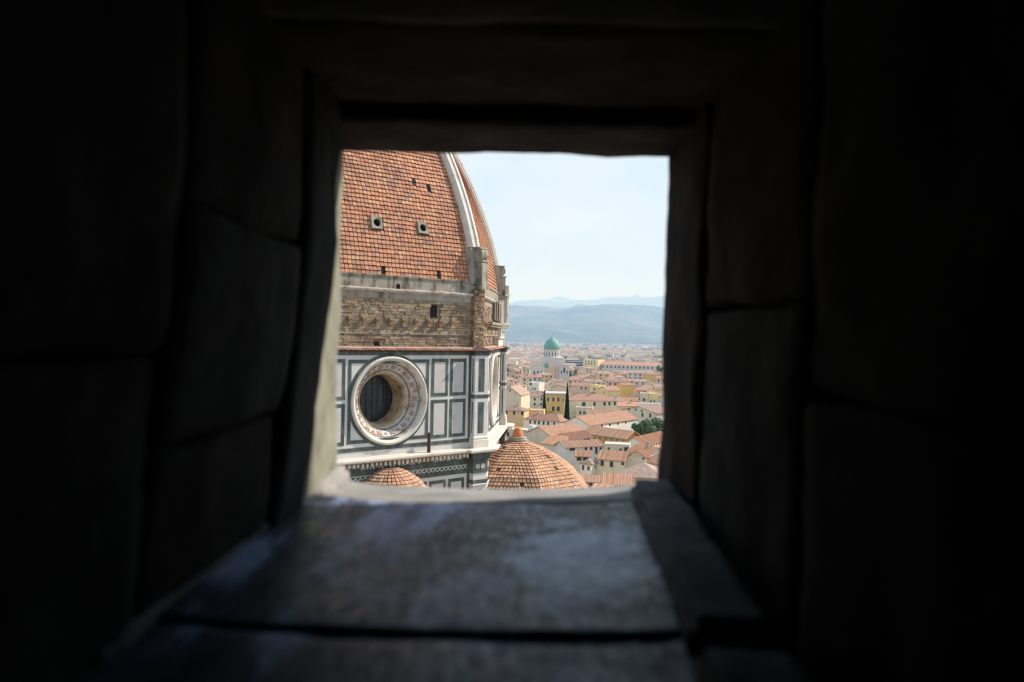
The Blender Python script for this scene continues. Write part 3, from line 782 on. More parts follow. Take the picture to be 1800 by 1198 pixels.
# gallery bay slab, recess shade put into its colour, and entablatures at the far end of the south face
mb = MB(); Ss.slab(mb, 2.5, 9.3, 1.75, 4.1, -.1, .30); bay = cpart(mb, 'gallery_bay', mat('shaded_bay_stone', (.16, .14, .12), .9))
for u in (4.0, 6.4): 
    mb = MB(); Ss.slab(mb, u - .3, u + .3, 1.8, 4.0, .2, .42); cpart(mb, 'bay_column', M_stonebed, bay)
mb = MB(); fs.slab(mb, 4.5, h, -1.3, -.35, -.6, .15); fs.slab(mb, 4.3, h, -.35, -.12, -.6, .32); cpart(mb, 'entablature', M_cream)
mb = MB(); Ss.slab(mb, -2.5, h, 1.2, 1.5, -.05, .55); Ss.slab(mb, -2.3, h, .95, 1.2, -.05, .38); cpart(mb, 'entablature', M_greystone)
# rusty pipe on the cornice
mb = MB(); n = 10; cu, cw = 4.02, .55
pts = [(cos(2 * pi * i / n) * .16, sin(2 * pi * i / n) * .16) for i in range(n)]
mb.hexa([SW.P(cu + a, -11.0, cw + b) for a, b in pts], [SW.P(cu + a, -9.15, cw + b) for a, b in pts]); cpart(mb, 'vent_pipe', M_rust, label='dark rusty pipe standing on the cornice')

# --- tiled half dome of the exedra under the round window, and the tribune dome beside it
def poly_dome(cen, dirs, prof, name, tw, th, label, mt=M_tile2):
    """faceted dome: dirs = corner bearings, prof = [(r, z)] from the top down"""
    def rad(z):
        for (r0, z0), (r1, z1) in zip(prof, prof[1:]):
            if z <= z0 and z >= z1: return r0 + (r1 - r0) * (z0 - z) / (z0 - z1)
        return prof[-1][0]
    mb = MB()
    C = lambda a, z, dr=0: Vector((cen.x + cos(a) * (rad(z) + dr), cen.y + sin(a) * (rad(z) + dr), z))
    zz = [z for r, z in prof]
    for a, b in zip(dirs, dirs[1:]):
        for z0, z1 in zip(zz, zz[1:]): mb.face([C(a, z1), C(b, z1), C(b, z0), C(a, z0)])
    sh = cpart(mb, name, M_bed, label=label)
    # tiles row by row from the foot up
    mb = MB()
    S = [0]
    for (r0, z0), (r1, z1) in zip(prof, prof[1:]): S.append(S[-1] + sqrt((r1 - r0) ** 2 + (z1 - z0) ** 2))
    def at(s):
        for i in range(len(prof) - 1):
            if S[i] <= s <= S[i + 1]:
                t = (s - S[i]) / (S[i + 1] - S[i]); return prof[i][0] + (prof[i + 1][0] - prof[i][0]) * t, prof[i][1] + (prof[i + 1][1] - prof[i][1]) * t
        return prof[-1]
    s = S[-1]; row = 0
    while s > th:
        r0, z0 = at(s); r1, z1 = at(s - th + .03)
        for a, b in zip(dirs, dirs[1:]):
            A0 = Vector((cen.x + cos(a) * r0, cen.y + sin(a) * r0, z0)); B0 = Vector((cen.x + cos(b) * r0, cen.y + sin(b) * r0, z0))
            A1 = Vector((cen.x + cos(a) * r1, cen.y + sin(a) * r1, z1)); B1 = Vector((cen.x + cos(b) * r1, cen.y + sin(b) * r1, z1))
            n_ = (B0 - A0).cross(A1 - A0).normalized()
            L0 = (B0 - A0).length; c = max(1, round(L0 / tw)); 
            for i in range(c):
                g = .035 * c / max(L0, .3) ; t0, t1 = (i + g) / c, (i + 1 - g) / c
                j = random.uniform(-.015, .02)
                if random.random() < .012: continue
                tile_quad(mb, A0.lerp(B0, t0), A0.lerp(B0, t1), A1.lerp(B1, t1), A1.lerp(B1, t0), n_, .085 + j)
        s -= th; row += 1
    cpart(mb, 'roof_tiles', mt, sh, kind='stuff')
    return sh
sn = atan2(S_.n.y, S_.n.x)
TC = S_.P(0, 0, 2.95)
tprof = [(.6, -11.5), (1.15, -11.75), (2.75, -12.35), (4.7, -13.35), (6.7, -14.75), (7.95, -16.2), (8.5, -17.0), (9.4, -19.0), (9.8, -20.5)]
trib = poly_dome(TC, [sn - pi / 8 - pi / 4 * 2 + pi / 4 * i for i in range(-1, 7)], tprof, 'tribune_dome', .40, .47, 'octagonal terracotta tiled dome of the side tribune')
mb = MB(); mb.prism([(TC.x + cos(sn - pi / 8 - pi / 2 + pi / 4 * i) * 9.4, TC.y + sin(sn - pi / 8 - pi / 2 + pi / 4 * i) * 9.4) for i in range(-1, 7)], -H, -20.3); cpart(mb, 'tribune_wall', M_white)
# hip ridges
def disc(mb, c, prof, n=20):
    ids = [[mb.p((c.x + cos(2 * pi * i / n) * r, c.y + sin(2 * pi * i / n) * r, z)) for i in range(n)] for r, z in prof]
    for a, b in zip(ids, ids[1:]):
        for i in range(n): mb.quadidx([a[i], a[(i + 1) % n], b[(i + 1) % n], b[i]])
    mb.quadidx(ids[-1])
mb = MB(); disc(mb, TC, [(1.0, -11.85), (1.1, -11.5), (.98, -11.42), (.98, -11.25), (.6, -11.2)]); cpart(mb, 'finial_base', M_greystone, trib)
mb = MB(); disc(mb, TC, [(.66, -11.25), (.60, -10.9), (.50, -10.62), (.40, -10.45), (.38, -10.3), (.30, -10.25)]); cpart(mb, 'finial', mat('finial_terracotta', (.56, .19, .07), .7), trib, smooth=True)
# exedra
XC = SW.P(0, 0, .2); swn = atan2(SW.n.y, SW.n.x)
xprof = [(.3, -12.0), (.9, -12.12), (1.8, -12.55), (2.8, -13.25), (3.8, -14.3), (4.6, -15.5), (5.2, -17.0)]
poly_dome(XC, [swn - pi / 2 + pi * i / 10 for i in range(11)], xprof, 'exedra_roof', .37, .42, 'small terracotta tiled half dome below the round window')
mb = MB(); mb.prism([(XC.x + cos(swn - pi / 2 + pi * i / 10) * 5.0, XC.y + sin(swn - pi / 2 + pi * i / 10) * 5.0) for i in range(11)], -H, -16.8); cpart(mb, 'exedra_wall', M_white)
#CITY#
# ================================================================== THE TOWN
WALLS = {
    'cream': (.80, .686, .488), 'beige': (.74, .627, .478), 'white': (.84, .794, .699), 'grey beige': (.66, .588, .488), 'ochre': (.76, .519, .202),
    'pale yellow': (.84, .686, .368), 'apricot': (.80, .549, .313), 'pinkish': (.74, .568, .460), 'pale grey': (.70, .666, .607)}
WM = {k: mat('plaster_' + k.replace(' ', '_'), c, .92, .1, var=[(.3, tuple(x * .86 for x in c)), (.55, c), (.75, tuple(min(1, x * 1.06) for x in c))], scale=.35) for k, c in WALLS.items()}
ROOFS = {'terracotta': (.43, .25, .185), 'orange': (.54, .29, .19), 'brown': (.33, .225, .18), 'pinkish brown': (.43, .30, .245), 'red brown': (.40, .225, .16)}
RM = {k: mat('roof_' + k.replace(' ', '_'), c, .9, .1, var=[(.28, tuple(x * .68 for x in c)), (.5, c), (.74, tuple(min(1, x * 1.22) for x in c))], scale=.9, bump=.4, bscale=3, bdist=.08) for k, c in ROOFS.items()}
M_rolls = mat('pantile_rolls', (.5, .27, .16), .9, .1, island=[(.52, .28, .17), (.58, .33, .20), (.46, .24, .15), (.62, .38, .24), (.50, .30, .20), (.42, .22, .14)])
M_pane = mat('dark_pane', (.045, .045, .05), .4, .4)
M_shut = mat('green_shutter', (.02, .12, .08), .7, .2)
M_frame = mat('window_surround', (.52, .47, .40), .9, .1)
M_chim = mat('chimney_plaster', (.52, .42, .34), .95, .1)
M_terr = mat('white_terrace', (.80, .80, .78), .8, .2)
M_ground = mat('street_ground', (.30, .27, .24), .95, .1, var=[(.3, (.20, .18, .16)), (.7, (.36, .32, .28))], scale=.05)

mb = MB(0); mb.face([(-30000, -2000, 0), (40000, -2000, 0), (40000, 40000, 0), (-30000, 40000, 0)])
tag(mb.build('ground', M_ground), kind='structure')

# unit window meshes (1 x 1, facing -y), shared by every window
def unit(name, kind):
    f = MB(0); p = MB(0)
    if kind == 'rect':
        t = .13
        f.box(-.5 - t, .5 + t, -.1, .05, .5, .5 + t); f.box(-.5 - t, .5 + t, -.14, .05, -.5 - t, -.5)
        f.box(-.5 - t, -.5, -.1, .05, -.5, .5); f.box(.5, .5 + t, -.1, .05, -.5, .5)
        p.box(-.5, .5, -.04, .05, -.5, .5)
    else:
        n = 10
        pts = [(-.5, -.5), (.5, -.5)] + [(cos(pi * i / n) * .5, sin(pi * i / n) * .5) for i in range(n + 1)]
        p.hexa([(a, .05, b) for a, b in pts], [(a, -.05, b) for a, b in pts])
        for i in range(n):
            a0, a1 = pi * i / n, pi * (i + 1) / n
            q = [(cos(a0) * .5, sin(a0) * .5), (cos(a0) * .62, sin(a0) * .62), (cos(a1) * .62, sin(a1) * .62), (cos(a1) * .5, sin(a1) * .5)]
            f.hexa([(a, .05, b) for a, b in q], [(a, -.1, b) for a, b in q])
    fo = f.build('window', M_frame); po = p.build('pane', M_pane)
    r = (fo.data, po.data)
    bpy.data.objects.remove(fo); bpy.data.objects.remove(po)
    return r
UW = {'rect': unit('w', 'rect'), 'arch': unit('a', 'arch')}
M_SH = UW['rect'][1].copy(); M_SH.materials.clear(); M_SH.materials.append(M_shut)
def add_window(root, x, z, w_, h_, side='F', W=0, D=0, kind='rect', y=0):
    fo = bpy.data.objects.new('window', UW['arch' if kind == 'arch' else 'rect'][0]); COL.objects.link(fo); fo.parent = root
    po = bpy.data.objects.new('shutter' if kind == 'shutter' else 'pane', M_SH if kind == 'shutter' else UW['arch' if kind == 'arch' else 'rect'][1]); COL.objects.link(po); po.parent = fo
    if side == 'F': fo.location = (x, y, z)
    elif side == 'R': fo.location = (W, x, z); fo.rotation_euler = (0, 0, pi / 2)
    else: fo.location = (0, x, z); fo.rotation_euler = (0, 0, -pi / 2)
    fo.scale = (w_, 1, h_)
    return fo

PROT = []          # (px0, px1, lowest visible photo row, distance) of the placed houses
NOBB = []
FOOT = []          # (x, y, r) footprints already taken
def slab_down(mb, pts, th=.24):
    mb.hexa([(q[0], q[1], q[2] - th) for q in pts], pts)
def rolls(mb, a, b, c, d, sp=.42, r=.11):
    """pantile rolls from eave a-b up to ridge d-c"""
    a, b, c, d = map(Vector, (a, b, c, d)); n = max(2, int((b - a).length / sp)); e = (b - a).normalized()
    nn = e.cross(d - a).normalized()
    for i in range(n):
        t = (i + .5) / n; lo = a.lerp(b, t); hi = d.lerp(c, t); i0 = len(mb.v)
        for q in (lo, hi):
            for x, y in ((-r, 0), (-r * .5, r * .8), (r * .5, r * .8), (r, 0)): mb.p(q + e * x + nn * y)
        for j in range(3): mb.quadidx([i0 + j, i0 + j + 1, i0 + 4 + j + 1, i0 + 4 + j])
        mb.quadidx([i0 + 3, i0 + 2, i0 + 1, i0])
def house_geo(W, D, h, roof, rise, ov=.45):
    """walls mesh, roof slabs, slope quads in a local frame (front wall y=0, x 0..W, y 0..D)"""
    wm = MB(0); rm = MB(0); sl = []
    b = [(0, 0), (W, 0), (W, D), (0, D)]
    wm.prism(b, 0, h)
    if roof == 'par':
        k = rise / (D / 2)
        for x in (0, W): wm.face([(x, 0, h), (x, D, h), (x, D / 2, h + rise)])
        f = [(-ov, -ov, h - ov * k), (W + ov, -ov, h - ov * k), (W + ov, D / 2, h + rise), (-ov, D / 2, h + rise)]
        g = [(W + ov, D + ov, h - ov * k), (-ov, D + ov, h - ov * k), (-ov, D / 2, h + rise), (W + ov, D / 2, h + rise)]
        sl = [f, g]
    elif roof == 'perp':
        k = rise / (W / 2)
        for y in (0, D): wm.face([(0, y, h), (W, y, h), (W / 2, y, h + rise)])
        f = [(-ov, D + ov, h - ov * k), (-ov, -ov, h - ov * k), (W / 2, -ov, h + rise), (W / 2, D + ov, h + rise)]
        g = [(W + ov, -ov, h - ov * k), (W + ov, D + ov, h - ov * k), (W / 2, D + ov, h + rise), (W / 2, -ov, h + rise)]
        sl = [f, g]
    elif roof == 'shed':
        k = rise / D
        wm.face([(0, D, h), (W, D, h), (W, D, h + rise), (0, D, h + rise)])
        for x in (0, W): wm.face([(x, 0, h), (x, D, h), (x, D, h + rise)])
        sl = [[(-ov, -ov, h - ov * k), (W + ov, -ov, h - ov * k), (W + ov, D + .1, h + rise + .1 * k), (-ov, D + .1, h + rise + .1 * k)]]
    elif roof == 'hip':
        i = min(W, D) / 2
        e0 = [(-ov, -ov, h), (W + ov, -ov, h), (W + ov, D + ov, h), (-ov, D + ov, h)]
        if W >= D: r0, r1 = (i, D / 2, h + rise), (W - i, D / 2, h + rise); sl = [[e0[0], e0[1], r1, r0], [e0[2], e0[3], r0, r1], [e0[1], e0[2], r1], [e0[3], e0[0], r0]]
        else: r0, r1 = (W / 2, i, h + rise), (W / 2, D - i, h + rise); sl = [[e0[0], e0[1], r0], [e0[1], e0[2], r1, r0], [e0[2], e0[3], r1], [e0[3], e0[0], r0, r1]]
    else:
        t = .25
        for q in ((0, W, 0, t), (0, W, D - t, D), (0, t, t, D - t), (W - t, W, t, D - t)): rm.box(q[0], q[1], q[2], q[3], h - .05, h + rise)
        rm.box(t, W - t, t, D - t, h, h + .12)
    for s in sl: slab_down(rm, s)
    return wm, rm, sl

def house(name, label, cat, pl, pr, h, depth, roof, rise, wall, rf, wins=(), rib=False, chim=0, group=None, ov=.45, roofmat=None, wallmat=None):
    """front eave between two photo points, standing on the ground; wins = (px, py, w m, h m, kind)"""
    A = at_z(pl[0], pl[1], h - H); B = at_z(pr[0], pr[1], h - H)
    v = B - A; W = v.length; rz = atan2(v.y, v.x)
    root = empty(name, (A.x, A.y, 0), rz, label, cat, group)
    e_ = Vector((cos(rz), sin(rz), 0)); mI = Vector((-e_.y, e_.x, 0))
    wm, rm, sl = house_geo(W, depth, h, roof, rise, ov)
    wm.build('walls', wallmat or WM[wall], root)
    ro = rm.build('roof', roofmat or (RM[rf] if roof != 'flat' else WM[wall]), root)
    if rib:
        tb = MB(0)
        for s in sl:
            if len(s) == 4 and roof != 'hip': rolls(tb, *s)
        if tb.f: tag(tb.build('pantile_rolls', M_rolls if rf in ('terracotta', 'orange', 'pinkish brown') else RM[rf], ro), kind='stuff')
    for wn in wins:
        px, py, ww, hh = wn[:4]; kind = wn[4] if len(wn) > 4 else 'rect'
        d = ray(px, py); n_ = -mI
        t = (Vector((A.x, A.y, 0)).dot(n_)) / d.dot(n_); q = d * t
        x = (q - Vector((A.x, A.y, 0))).dot(e_)
        if .2 < x < W - .2: add_window(root, x, q.z + H, ww, hh, kind=kind)
    for i in range(chim):
        cb = MB(0); x = W * (.2 + .6 * random.random()); y = depth * (.3 + .3 * random.random()); z = h + rise * .4
        cb.box(x - .4, x + .4, y - .35, y + .35, z - .3, z + rise * .6 + 1.3); cb.box(x - .5, x + .5, y - .45, y + .45, z + rise * .6 + 1.3, z + rise * .6 + 1.45)
        cb.build('chimney', M_chim, root)
    yb = max(pl[1], pr[1]); yb = yb + (4.2 / A.y * FPX if not wins else max(max(w_[1] + w_[3] * .5 / A.y * FPX for w_ in wins) - yb, 4.0 / A.y * FPX) + 3)
    PROT.append((pl[0] - 2, pr[0] + 2, yb, min(A.y, B.y)))
    NOBB.append([((A + v_).x, (A + v_).y) for v_ in (Vector((0, 0, 0)), B - A, B - A + mI * depth, mI * depth)])
    for f in (.15, .5, .85):
        q = A + (B - A) * f + mI * depth / 2; FOOT.append((q.x, q.y, max(depth / 2, W * .2) + 1))
    return root, W

G = 'named houses near the cathedral'
house('house', 'beige gabled house with blank end wall behind the cathedral corner', 'house', (877, 692.5), (916, 694), 17, 24, 'perp', 4.9, 'beige', 'pinkish brown', [(896.5, 686, .7, 1.2)], chim=1)
house('house', 'apricot house with three dark windows and low brown hipped roof', 'house', (876, 720), (921, 722), 13, 11, 'hip', 2.3, 'apricot', 'brown', [(890, 724.5, 1.1, 1.7), (903.8, 725.3, 1.1, 1.7), (918, 726, 1.1, 1.7)], chim=1)
house('house', 'windowless apricot shed wall beneath a palm', 'house', (925, 721), (956, 722), 12, 9, 'flat', .5, 'apricot', 'terracotta')
vr, vw = house('villa', 'bright ochre yellow villa with white roof terrace between two cypresses', 'villa', (958, 693), (998, 694), 15, 12, 'flat', .8, 'ochre', 'terracotta',
      [(963.5, 701.5, 1.2, 2.3, 'shutter'), (972.6, 701.7, 1.2, 2.3), (981.4, 702, 1.2, 2.3), (991, 702.5, 1.2, 2.3), (972.3, 718, 1.5, 2.8), (981.4, 718.3, 1.5, 2.8)])
q = MB(0); q.box(.2, vw - .2, -.35, 11.5, 15.7, 16.3); q.build('terrace', M_terr, vr)
q = MB(0); q.box(-.3, vw + .3, -.5, .3, 14.6, 14.95); q.build('eaves', M_frame, vr)
house('house', 'long beige house with wide terracotta hipped roof and one green shuttered window', 'house', (996, 703), (1085.5, 704.5), 16, 15, 'hip', 3.2, 'cream', 'terracotta',
      [(1026, 710.8, 1.9, 2.4, 'shutter'), (1045, 709.5, 1.3, 1.7), (1062.6, 709.3, 1.3, 1.7), (1071, 709, 1.0, 1.7), (1080.8, 708.6, 1.0, 1.9)], chim=2)
house('house', 'beige wing with tiny windows under the long hipped house', 'house', (1012, 716.5), (1041, 717.5), 12.5, 7, 'flat', .5, 'beige', 'terracotta', [(1020, 725, 1, 1.4), (1027, 725, 1, 1.4), (1033.5, 723.5, .9, 1)])
house('house', 'cream house with flat cornice and two windows behind the villa', 'house', (1003, 677), (1038, 678.5), 16, 12, 'par', 2.2, 'pinkish', 'terracotta', [(1022, 682, 1.1, 1.5), (1030, 682.3, 1.1, 1.5)])
house('house', 'pale yellow tall house next to a brighter yellow gable', 'house', (1038.5, 677), (1052, 678), 17, 9, 'flat', .5, 'pale yellow', 'terracotta', [(1045, 683, 1.1, 1.6), (1041, 690, 1, 1.3), (1045, 690, 1, 1.3)])
house('house', 'bright pale yellow gabled house with one small window', 'house', (1051.5, 683), (1068, 685.5), 15.5, 10, 'perp', 2.4, 'pale yellow', 'terracotta', [(1062, 689.5, .8, 1.5)])
house('house', 'white house with two windows near the synagogue', 'house', (929, 672.5), (947, 673.5), 17, 9, 'flat', .5, 'white', 'terracotta', [(933, 674.5, 1.6, 1.7), (937, 683, .9, 1.3), (941, 683, .9, 1.3)])
house('house', 'low white house with six grey windows under red brown hipped roof', 'house', (921, 735.5), (985, 741), 10, 9, 'hip', 2.6, 'white', 'red brown',
      [(932, 741, .9, 1.5), (940.5, 741.6, .9, 1.5), (947.6, 742.2, .9, 1.5), (955.5, 743, .9, 1.5), (963.5, 743.8, .9, 1.5), (974.3, 744.6, .9, 1.5)], chim=1)
house('hall', 'long red brown roofed hall with beige gable end beside the tiled tribune dome', 'hall', (967, 764), (1029.5, 757), 12, 13, 'par', 2.9, 'beige', 'red brown', chim=0)
house('church_hall', 'long white walled hall with half round openings under terracotta roof', 'hall', (1036, 746.5), (1121, 735), 13, 14, 'par', 3.4, 'white', 'red brown',
      [(1042.7, 749, 1.0, 1.0, 'arch'), (1057.8, 747.5, 1.2, 1.4, 'arch'), (1072, 745.4, 1.2, 1.4, 'arch'), (1086.2, 743.6, 1.2, 1.4, 'arch'), (1100, 741.8, 1.2, 1.3, 'arch')])
# cloister with an open loggia
ar, aw = house('cloister', 'cloister wing with open loggia of pale posts under a long brown roof', 'cloister', (1030, 757.5), (1100, 766.8), 11.5, 8, 'par', 2.1, 'ochre', 'pinkish brown', rib=True, ov=1.6)
for i in range(7):
    x = aw * (i + .5) / 7; q = MB(0); q.box(x - .28, x + .28, -1.35, -.85, 0, 11.0); q.build('post', M_frame, ar)
    q = MB(0); q.box(x - .45, x + .45, -1.5, -.7, 10.6, 11.0); q.build('capital', M_frame, ar)
kr, kw = house('house', 'bright orange roofed wing with a row of tall windows beside the cloister', 'house', (1133, 781.5), (1178, 770), 9.5, 9, 'par', 2.8, 'white', 'orange',
      [(1140 + i * 4.6, 786.5 - i * 1.25, .75, 2.2) for i in range(8)], rib=True)
house('house', 'wide beige gable wall with small windows below the cream tower', 'house', (1093, 719), (1153, 725.5), 15, 14, 'perp', 2.6, 'grey beige', 'brown', [(1106, 719, .9, .9), (1117.5, 719.5, .9, .9), (1128, 721.5, .9, .9), (1129.5, 728.5, 1.1, 1.9), (1143, 730, 1.1, 1.9)])
house('tower_house', 'cream square tower house with flat roof and a single dark window', 'house', (1126, 692), (1139.6, 692.4), 17, 11, 'flat', .5, 'beige', 'terracotta', [(1132, 702, 1.2, 1.5)])
house('tower_house', 'sunlit side of the cream tower house, a separate block painted pale yellow', 'house', (1140.4, 692.4), (1157, 692.9), 17, 10, 'flat', .5, 'pale yellow', 'terracotta', [(1150, 705, .7, 1.6), (1144, 705, .7, 1.6)])  # tower's lit side as its own block, sunlight put into the wall colour
house('terrace', 'white sunlit terrace wall at the foot of the cream tower', 'terrace', (1124, 711), (1162, 711.5), 13, 5, 'flat', .9, 'white', 'terracotta', wallmat=M_terr)
house('house', 'small orange roofed house with bright white side wall', 'house', (953, 777.5), (977.5, 781), 11, 7, 'shed', 2.6, 'grey beige', 'orange', rib=True)
house('chimney_tower', 'narrow bright white tower behind the tribune finial', 'tower', (928, 747.5), (936.5, 748.5), 13.5, 3, 'flat', .2, 'white', 'terracotta', [(931, 760, .5, 1.2)], wallmat=M_terr)
house('house', 'beige flat topped house with grey windows behind the tribune finial', 'house', (878, 755), (927, 757), 11, 10, 'flat', .5, 'beige', 'terracotta', [(893, 763, 1.0, 1.8), (904, 763.3, 1.0, 1.8), (892.7, 776, .9, 1.2), (914, 764, 1, 1.8)])
house('house', 'low pale house with red roof behind the white walled house', 'house', (999, 772), (1042, 766.5), 11, 8, 'par', 2.1, 'pale grey', 'red brown', [(1018, 775.8, 1, 1), (1028, 772, 1.6, 1.2), (1034, 771, 1.6, 1.2)], rib=True)
house('house', 'pale house with four tall dark arched windows under brown roof', 'house', (994, 785.5), (1061, 782), 11, 8, 'par', 1.8, 'pale grey', 'pinkish brown',
      [(1006, 789, 2.3, 1.0), (1030, 787.5, 1.1, 1.9, 'arch'), (1039, 787.5, 1.1, 1.9, 'arch'), (1048, 791, 1.0, 2.6), (1056, 790.5, 1.0, 2.0)], rib=True)
house('house', 'flat topped beige block with one large grey window', 'house', (1062, 781), (1107, 783), 11, 8, 'flat', .4, 'beige', 'terracotta', [(1101, 789, 1.5, 1.5), (1070, 788, .7, .8), (1091, 789.5, .7, .8)])
house('house', 'low shaded house with terracotta roof above the little white house', 'house', (1012, 800), (1038, 801), 10, 6, 'par', 1.6, 'pale grey', 'terracotta', [(1018, 806, 1.6, 1.2), (1029, 806, 1.6, 1.2)], rib=True)
house('house', 'little white house with brown pyramid roof', 'house', (1020, 813), (1039.5, 815), 10.5, 4, 'hip', 1.3, 'white', 'brown', [(1025, 821, .6, 1.5), (1034.5, 822.5, .6, 1.2)])
house('house', 'narrow beige house with one window beside the little white house', 'house', (1043.5, 812.5), (1051.2, 813), 10.5, 4.5, 'shed', 1.0, 'beige', 'pinkish brown', [(1046, 820, .7, 1.1)])
house('house', 'cream house with two big dark windows and terracotta roof', 'house', (1051.5, 805), (1097.5, 808.5), 12, 9, 'par', 2.3, 'cream', 'terracotta', [(1058.6, 813.3, 1.05, 1.75), (1075, 815.3, 1.05, 1.75), (1094.4, 814.5, .8, .9)], rib=True)
house('house', 'beige gable end with two slit vents beside the cream house', 'house', (1101, 800), (1136, 802.5), 13.2, 9, 'perp', 1.7, 'beige', 'orange', [(1108.5, 799.5, .7, .15), (1120, 801, .7, .15), (1131, 805.5, .5, .6)], rib=True)
house('house', 'broad pinkish hipped roof behind the pantiled roof', 'house', (1090, 836), (1166, 841), 12, 13, 'hip', 3.4, 'beige', 'pinkish brown')
house('house', 'roof of striped terracotta pantiles above the red awning', 'house', (1059, 851), (1112, 853.5), 11, 7, 'shed', 2.1, 'beige', 'terracotta', rib=True, ov=.2)
house('house', 'lower striped pantile roof beside the tribune dome', 'house', (1037, 864), (1061, 866), 11, 6, 'shed', 1.3, 'beige', 'orange', rib=True, ov=.2)
house('house', 'pink roofed low house between the little white house and the pantiled roof', 'house', (1024, 845), (1057, 846.5), 9, 7, 'par', 1.4, 'pinkish', 'pinkish brown', [(1038, 850, .8, 1)], rib=True)
house('house', 'orange gabled house with chimneys behind the vented gable', 'house', (1104, 790), (1141, 797), 11.5, 8, 'par', 2.0, 'pale grey', 'orange', chim=2, rib=True)
house('house', 'white walled house at the foot of the bright orange roof', 'house', (1146, 795), (1176, 788), 9, 4, 'shed', 1.0, 'white', 'orange', wallmat=M_terr)
house('house', 'orange hipped house behind the broad pinkish roof', 'house', (1166, 816.5), (1192, 813.5), 11.5, 9, 'hip', 2.6, 'grey beige', 'orange')
house('greenhouse', 'low building with striped metal ribbed roof in front of the long hipped house', 'shed', (1036, 731.5), (1076, 732), 10.5, 9, 'shed', 3.0, 'beige', 'pinkish brown', rib=True)
house('house', 'small red roofed shed beside the ribbed roof', 'house', (1080, 727.5), (1095, 727.5), 12, 7, 'shed', 2.0, 'beige', 'red brown')
# awning
A = at_z(1059, 855.8, 11.1 - H); B = at_z(1081, 856.8, 11.1 - H)
ar_ = empty('awning', (A.x, A.y, 0), atan2((B - A).y, (B - A).x), 'red awning box with pink top below the striped pantile roof', 'awning')
Wd = (B - A).length
q = MB(0); q.box(0, Wd, -.9, .3, 10.9, 11.6); q.box(0, .15, -.9, -.75, 0, 10.9); q.box(Wd - .15, Wd, -.9, -.75, 0, 10.9); q.build('awning_box', mat('red_awning', (.40, .04, .05), .7), ar_)
q = MB(0); q.box(.25, Wd - .25, -.95, .2, 11.15, 11.66); q.build('awning_top', mat('pink_awning', (.75, .35, .35), .7), ar_)

# far landmarks ------------------------------------------------------
house('apartment_block', 'bright yellow square block beside a long arcaded building', 'building', (1025.5, 632), (1050.5, 633), 22, 18, 'flat', .8, 'pale yellow', 'terracotta', [(1030 + i * 5, 635 + j * 4, 1.6, 1.7) for i in range(4) for j in range(2)])
house('long_building', 'very long terracotta roofed building with a row of dark windows', 'building', (1058, 639.8), (1157, 643), 17, 22, 'par', 4, 'grey beige', 'orange', [(1060 + i * 7.2, 643.8 + i * .2, 2.0, 3.0, 'arch') for i in range(13)])
house('office_block', 'dark grey modern block with pale horizontal bands', 'building', (997, 632.5), (1025, 633), 21, 15, 'flat', .5, 'pale grey', 'brown', wallmat=mat('dark_facade', (.10, .10, .11), .6))
ob = bpy.data.objects[-1] if False else None
A = at_z(997, 632.5, 21 - H); B = at_z(1025, 633, 21 - H)
blk = [o for o in COL.objects if o.name.startswith('office_block')][0]
for i in range(4):
    q = MB(0); q.box(-.1, (B - A).length + .1, -.4, .2, 9 + i * 3.2, 10.1 + i * 3.2); q.build('balcony_band', WM['pale grey'], blk)

# synagogue with a green onion-tipped dome
DY = 770
cx = at_y(970.3, 614, DY)
sy = empty('synagogue', (cx.x, cx.y, 0), 0, 'domed synagogue with tall verdigris green dome on a pale windowed drum', 'synagogue')
M_verd = mat('verdigris_copper', (.16, .36, .30), .6, .4, var=[(.3, (.12, .30, .25)), (.7, (.20, .42, .35))], scale=.3)
M_syn = mat('synagogue_stone', (.66, .60, .54), .9, .1)
zb = cx.z + H
def disc0(mb, prof, n=24, ox=0, oy=0):
    ids = [[mb.p((ox + cos(2 * pi * i / n) * r, oy + sin(2 * pi * i / n) * r, z)) for i in range(n)] for r, z in prof]
    for a, b in zip(ids, ids[1:]):
        for i in range(n): mb.quadidx([a[i], a[(i + 1) % n], b[(i + 1) % n], b[i]])
    mb.quadidx(ids[-1]); mb.quadidx(ids[0][::-1])
R = 7.9
q = MB(0); disc0(q, [(R * .98, zb), (R * 1.02, zb + 1.2), (R * 1.0, zb + 3.0), (R * .93, zb + 5.0), (R * .80, zb + 7), (R * .62, zb + 8.7), (R * .42, zb + 10.0), (R * .22, zb + 11.0), (R * .10, zb + 11.9), (R * .03, zb + 12.8)], 32); dm = q.build('dome', M_verd, sy, smooth=True); tag(dm, label='verdigris green copper dome')
q = MB(0); disc0(q, [(.15, zb + 12.5), (.12, zb + 14.8), (.02, zb + 15.2)], 8); q.build('finial', M_lead, dm)
q = MB(0); disc0(q, [(R * 1.0, zb - 7.6), (R * 1.0, zb - .8), (R * 1.06, zb - .7), (R * 1.06, zb + .1)], 32); dr = q.build('drum', M_syn, sy)
for i in range(16):
    a = 2 * pi * i / 16
    wo_ = add_window(sy, 0, 0, .9, 3.6, kind='arch'); wo_.location = (cos(a) * R, sin(a) * R, zb - 4.2); wo_.rotation_euler = (0, 0, a + pi / 2)
q = MB(0); q.box(-11, 11, -11, 11, 0, zb - 7.5); q.build('body', M_syn, sy)
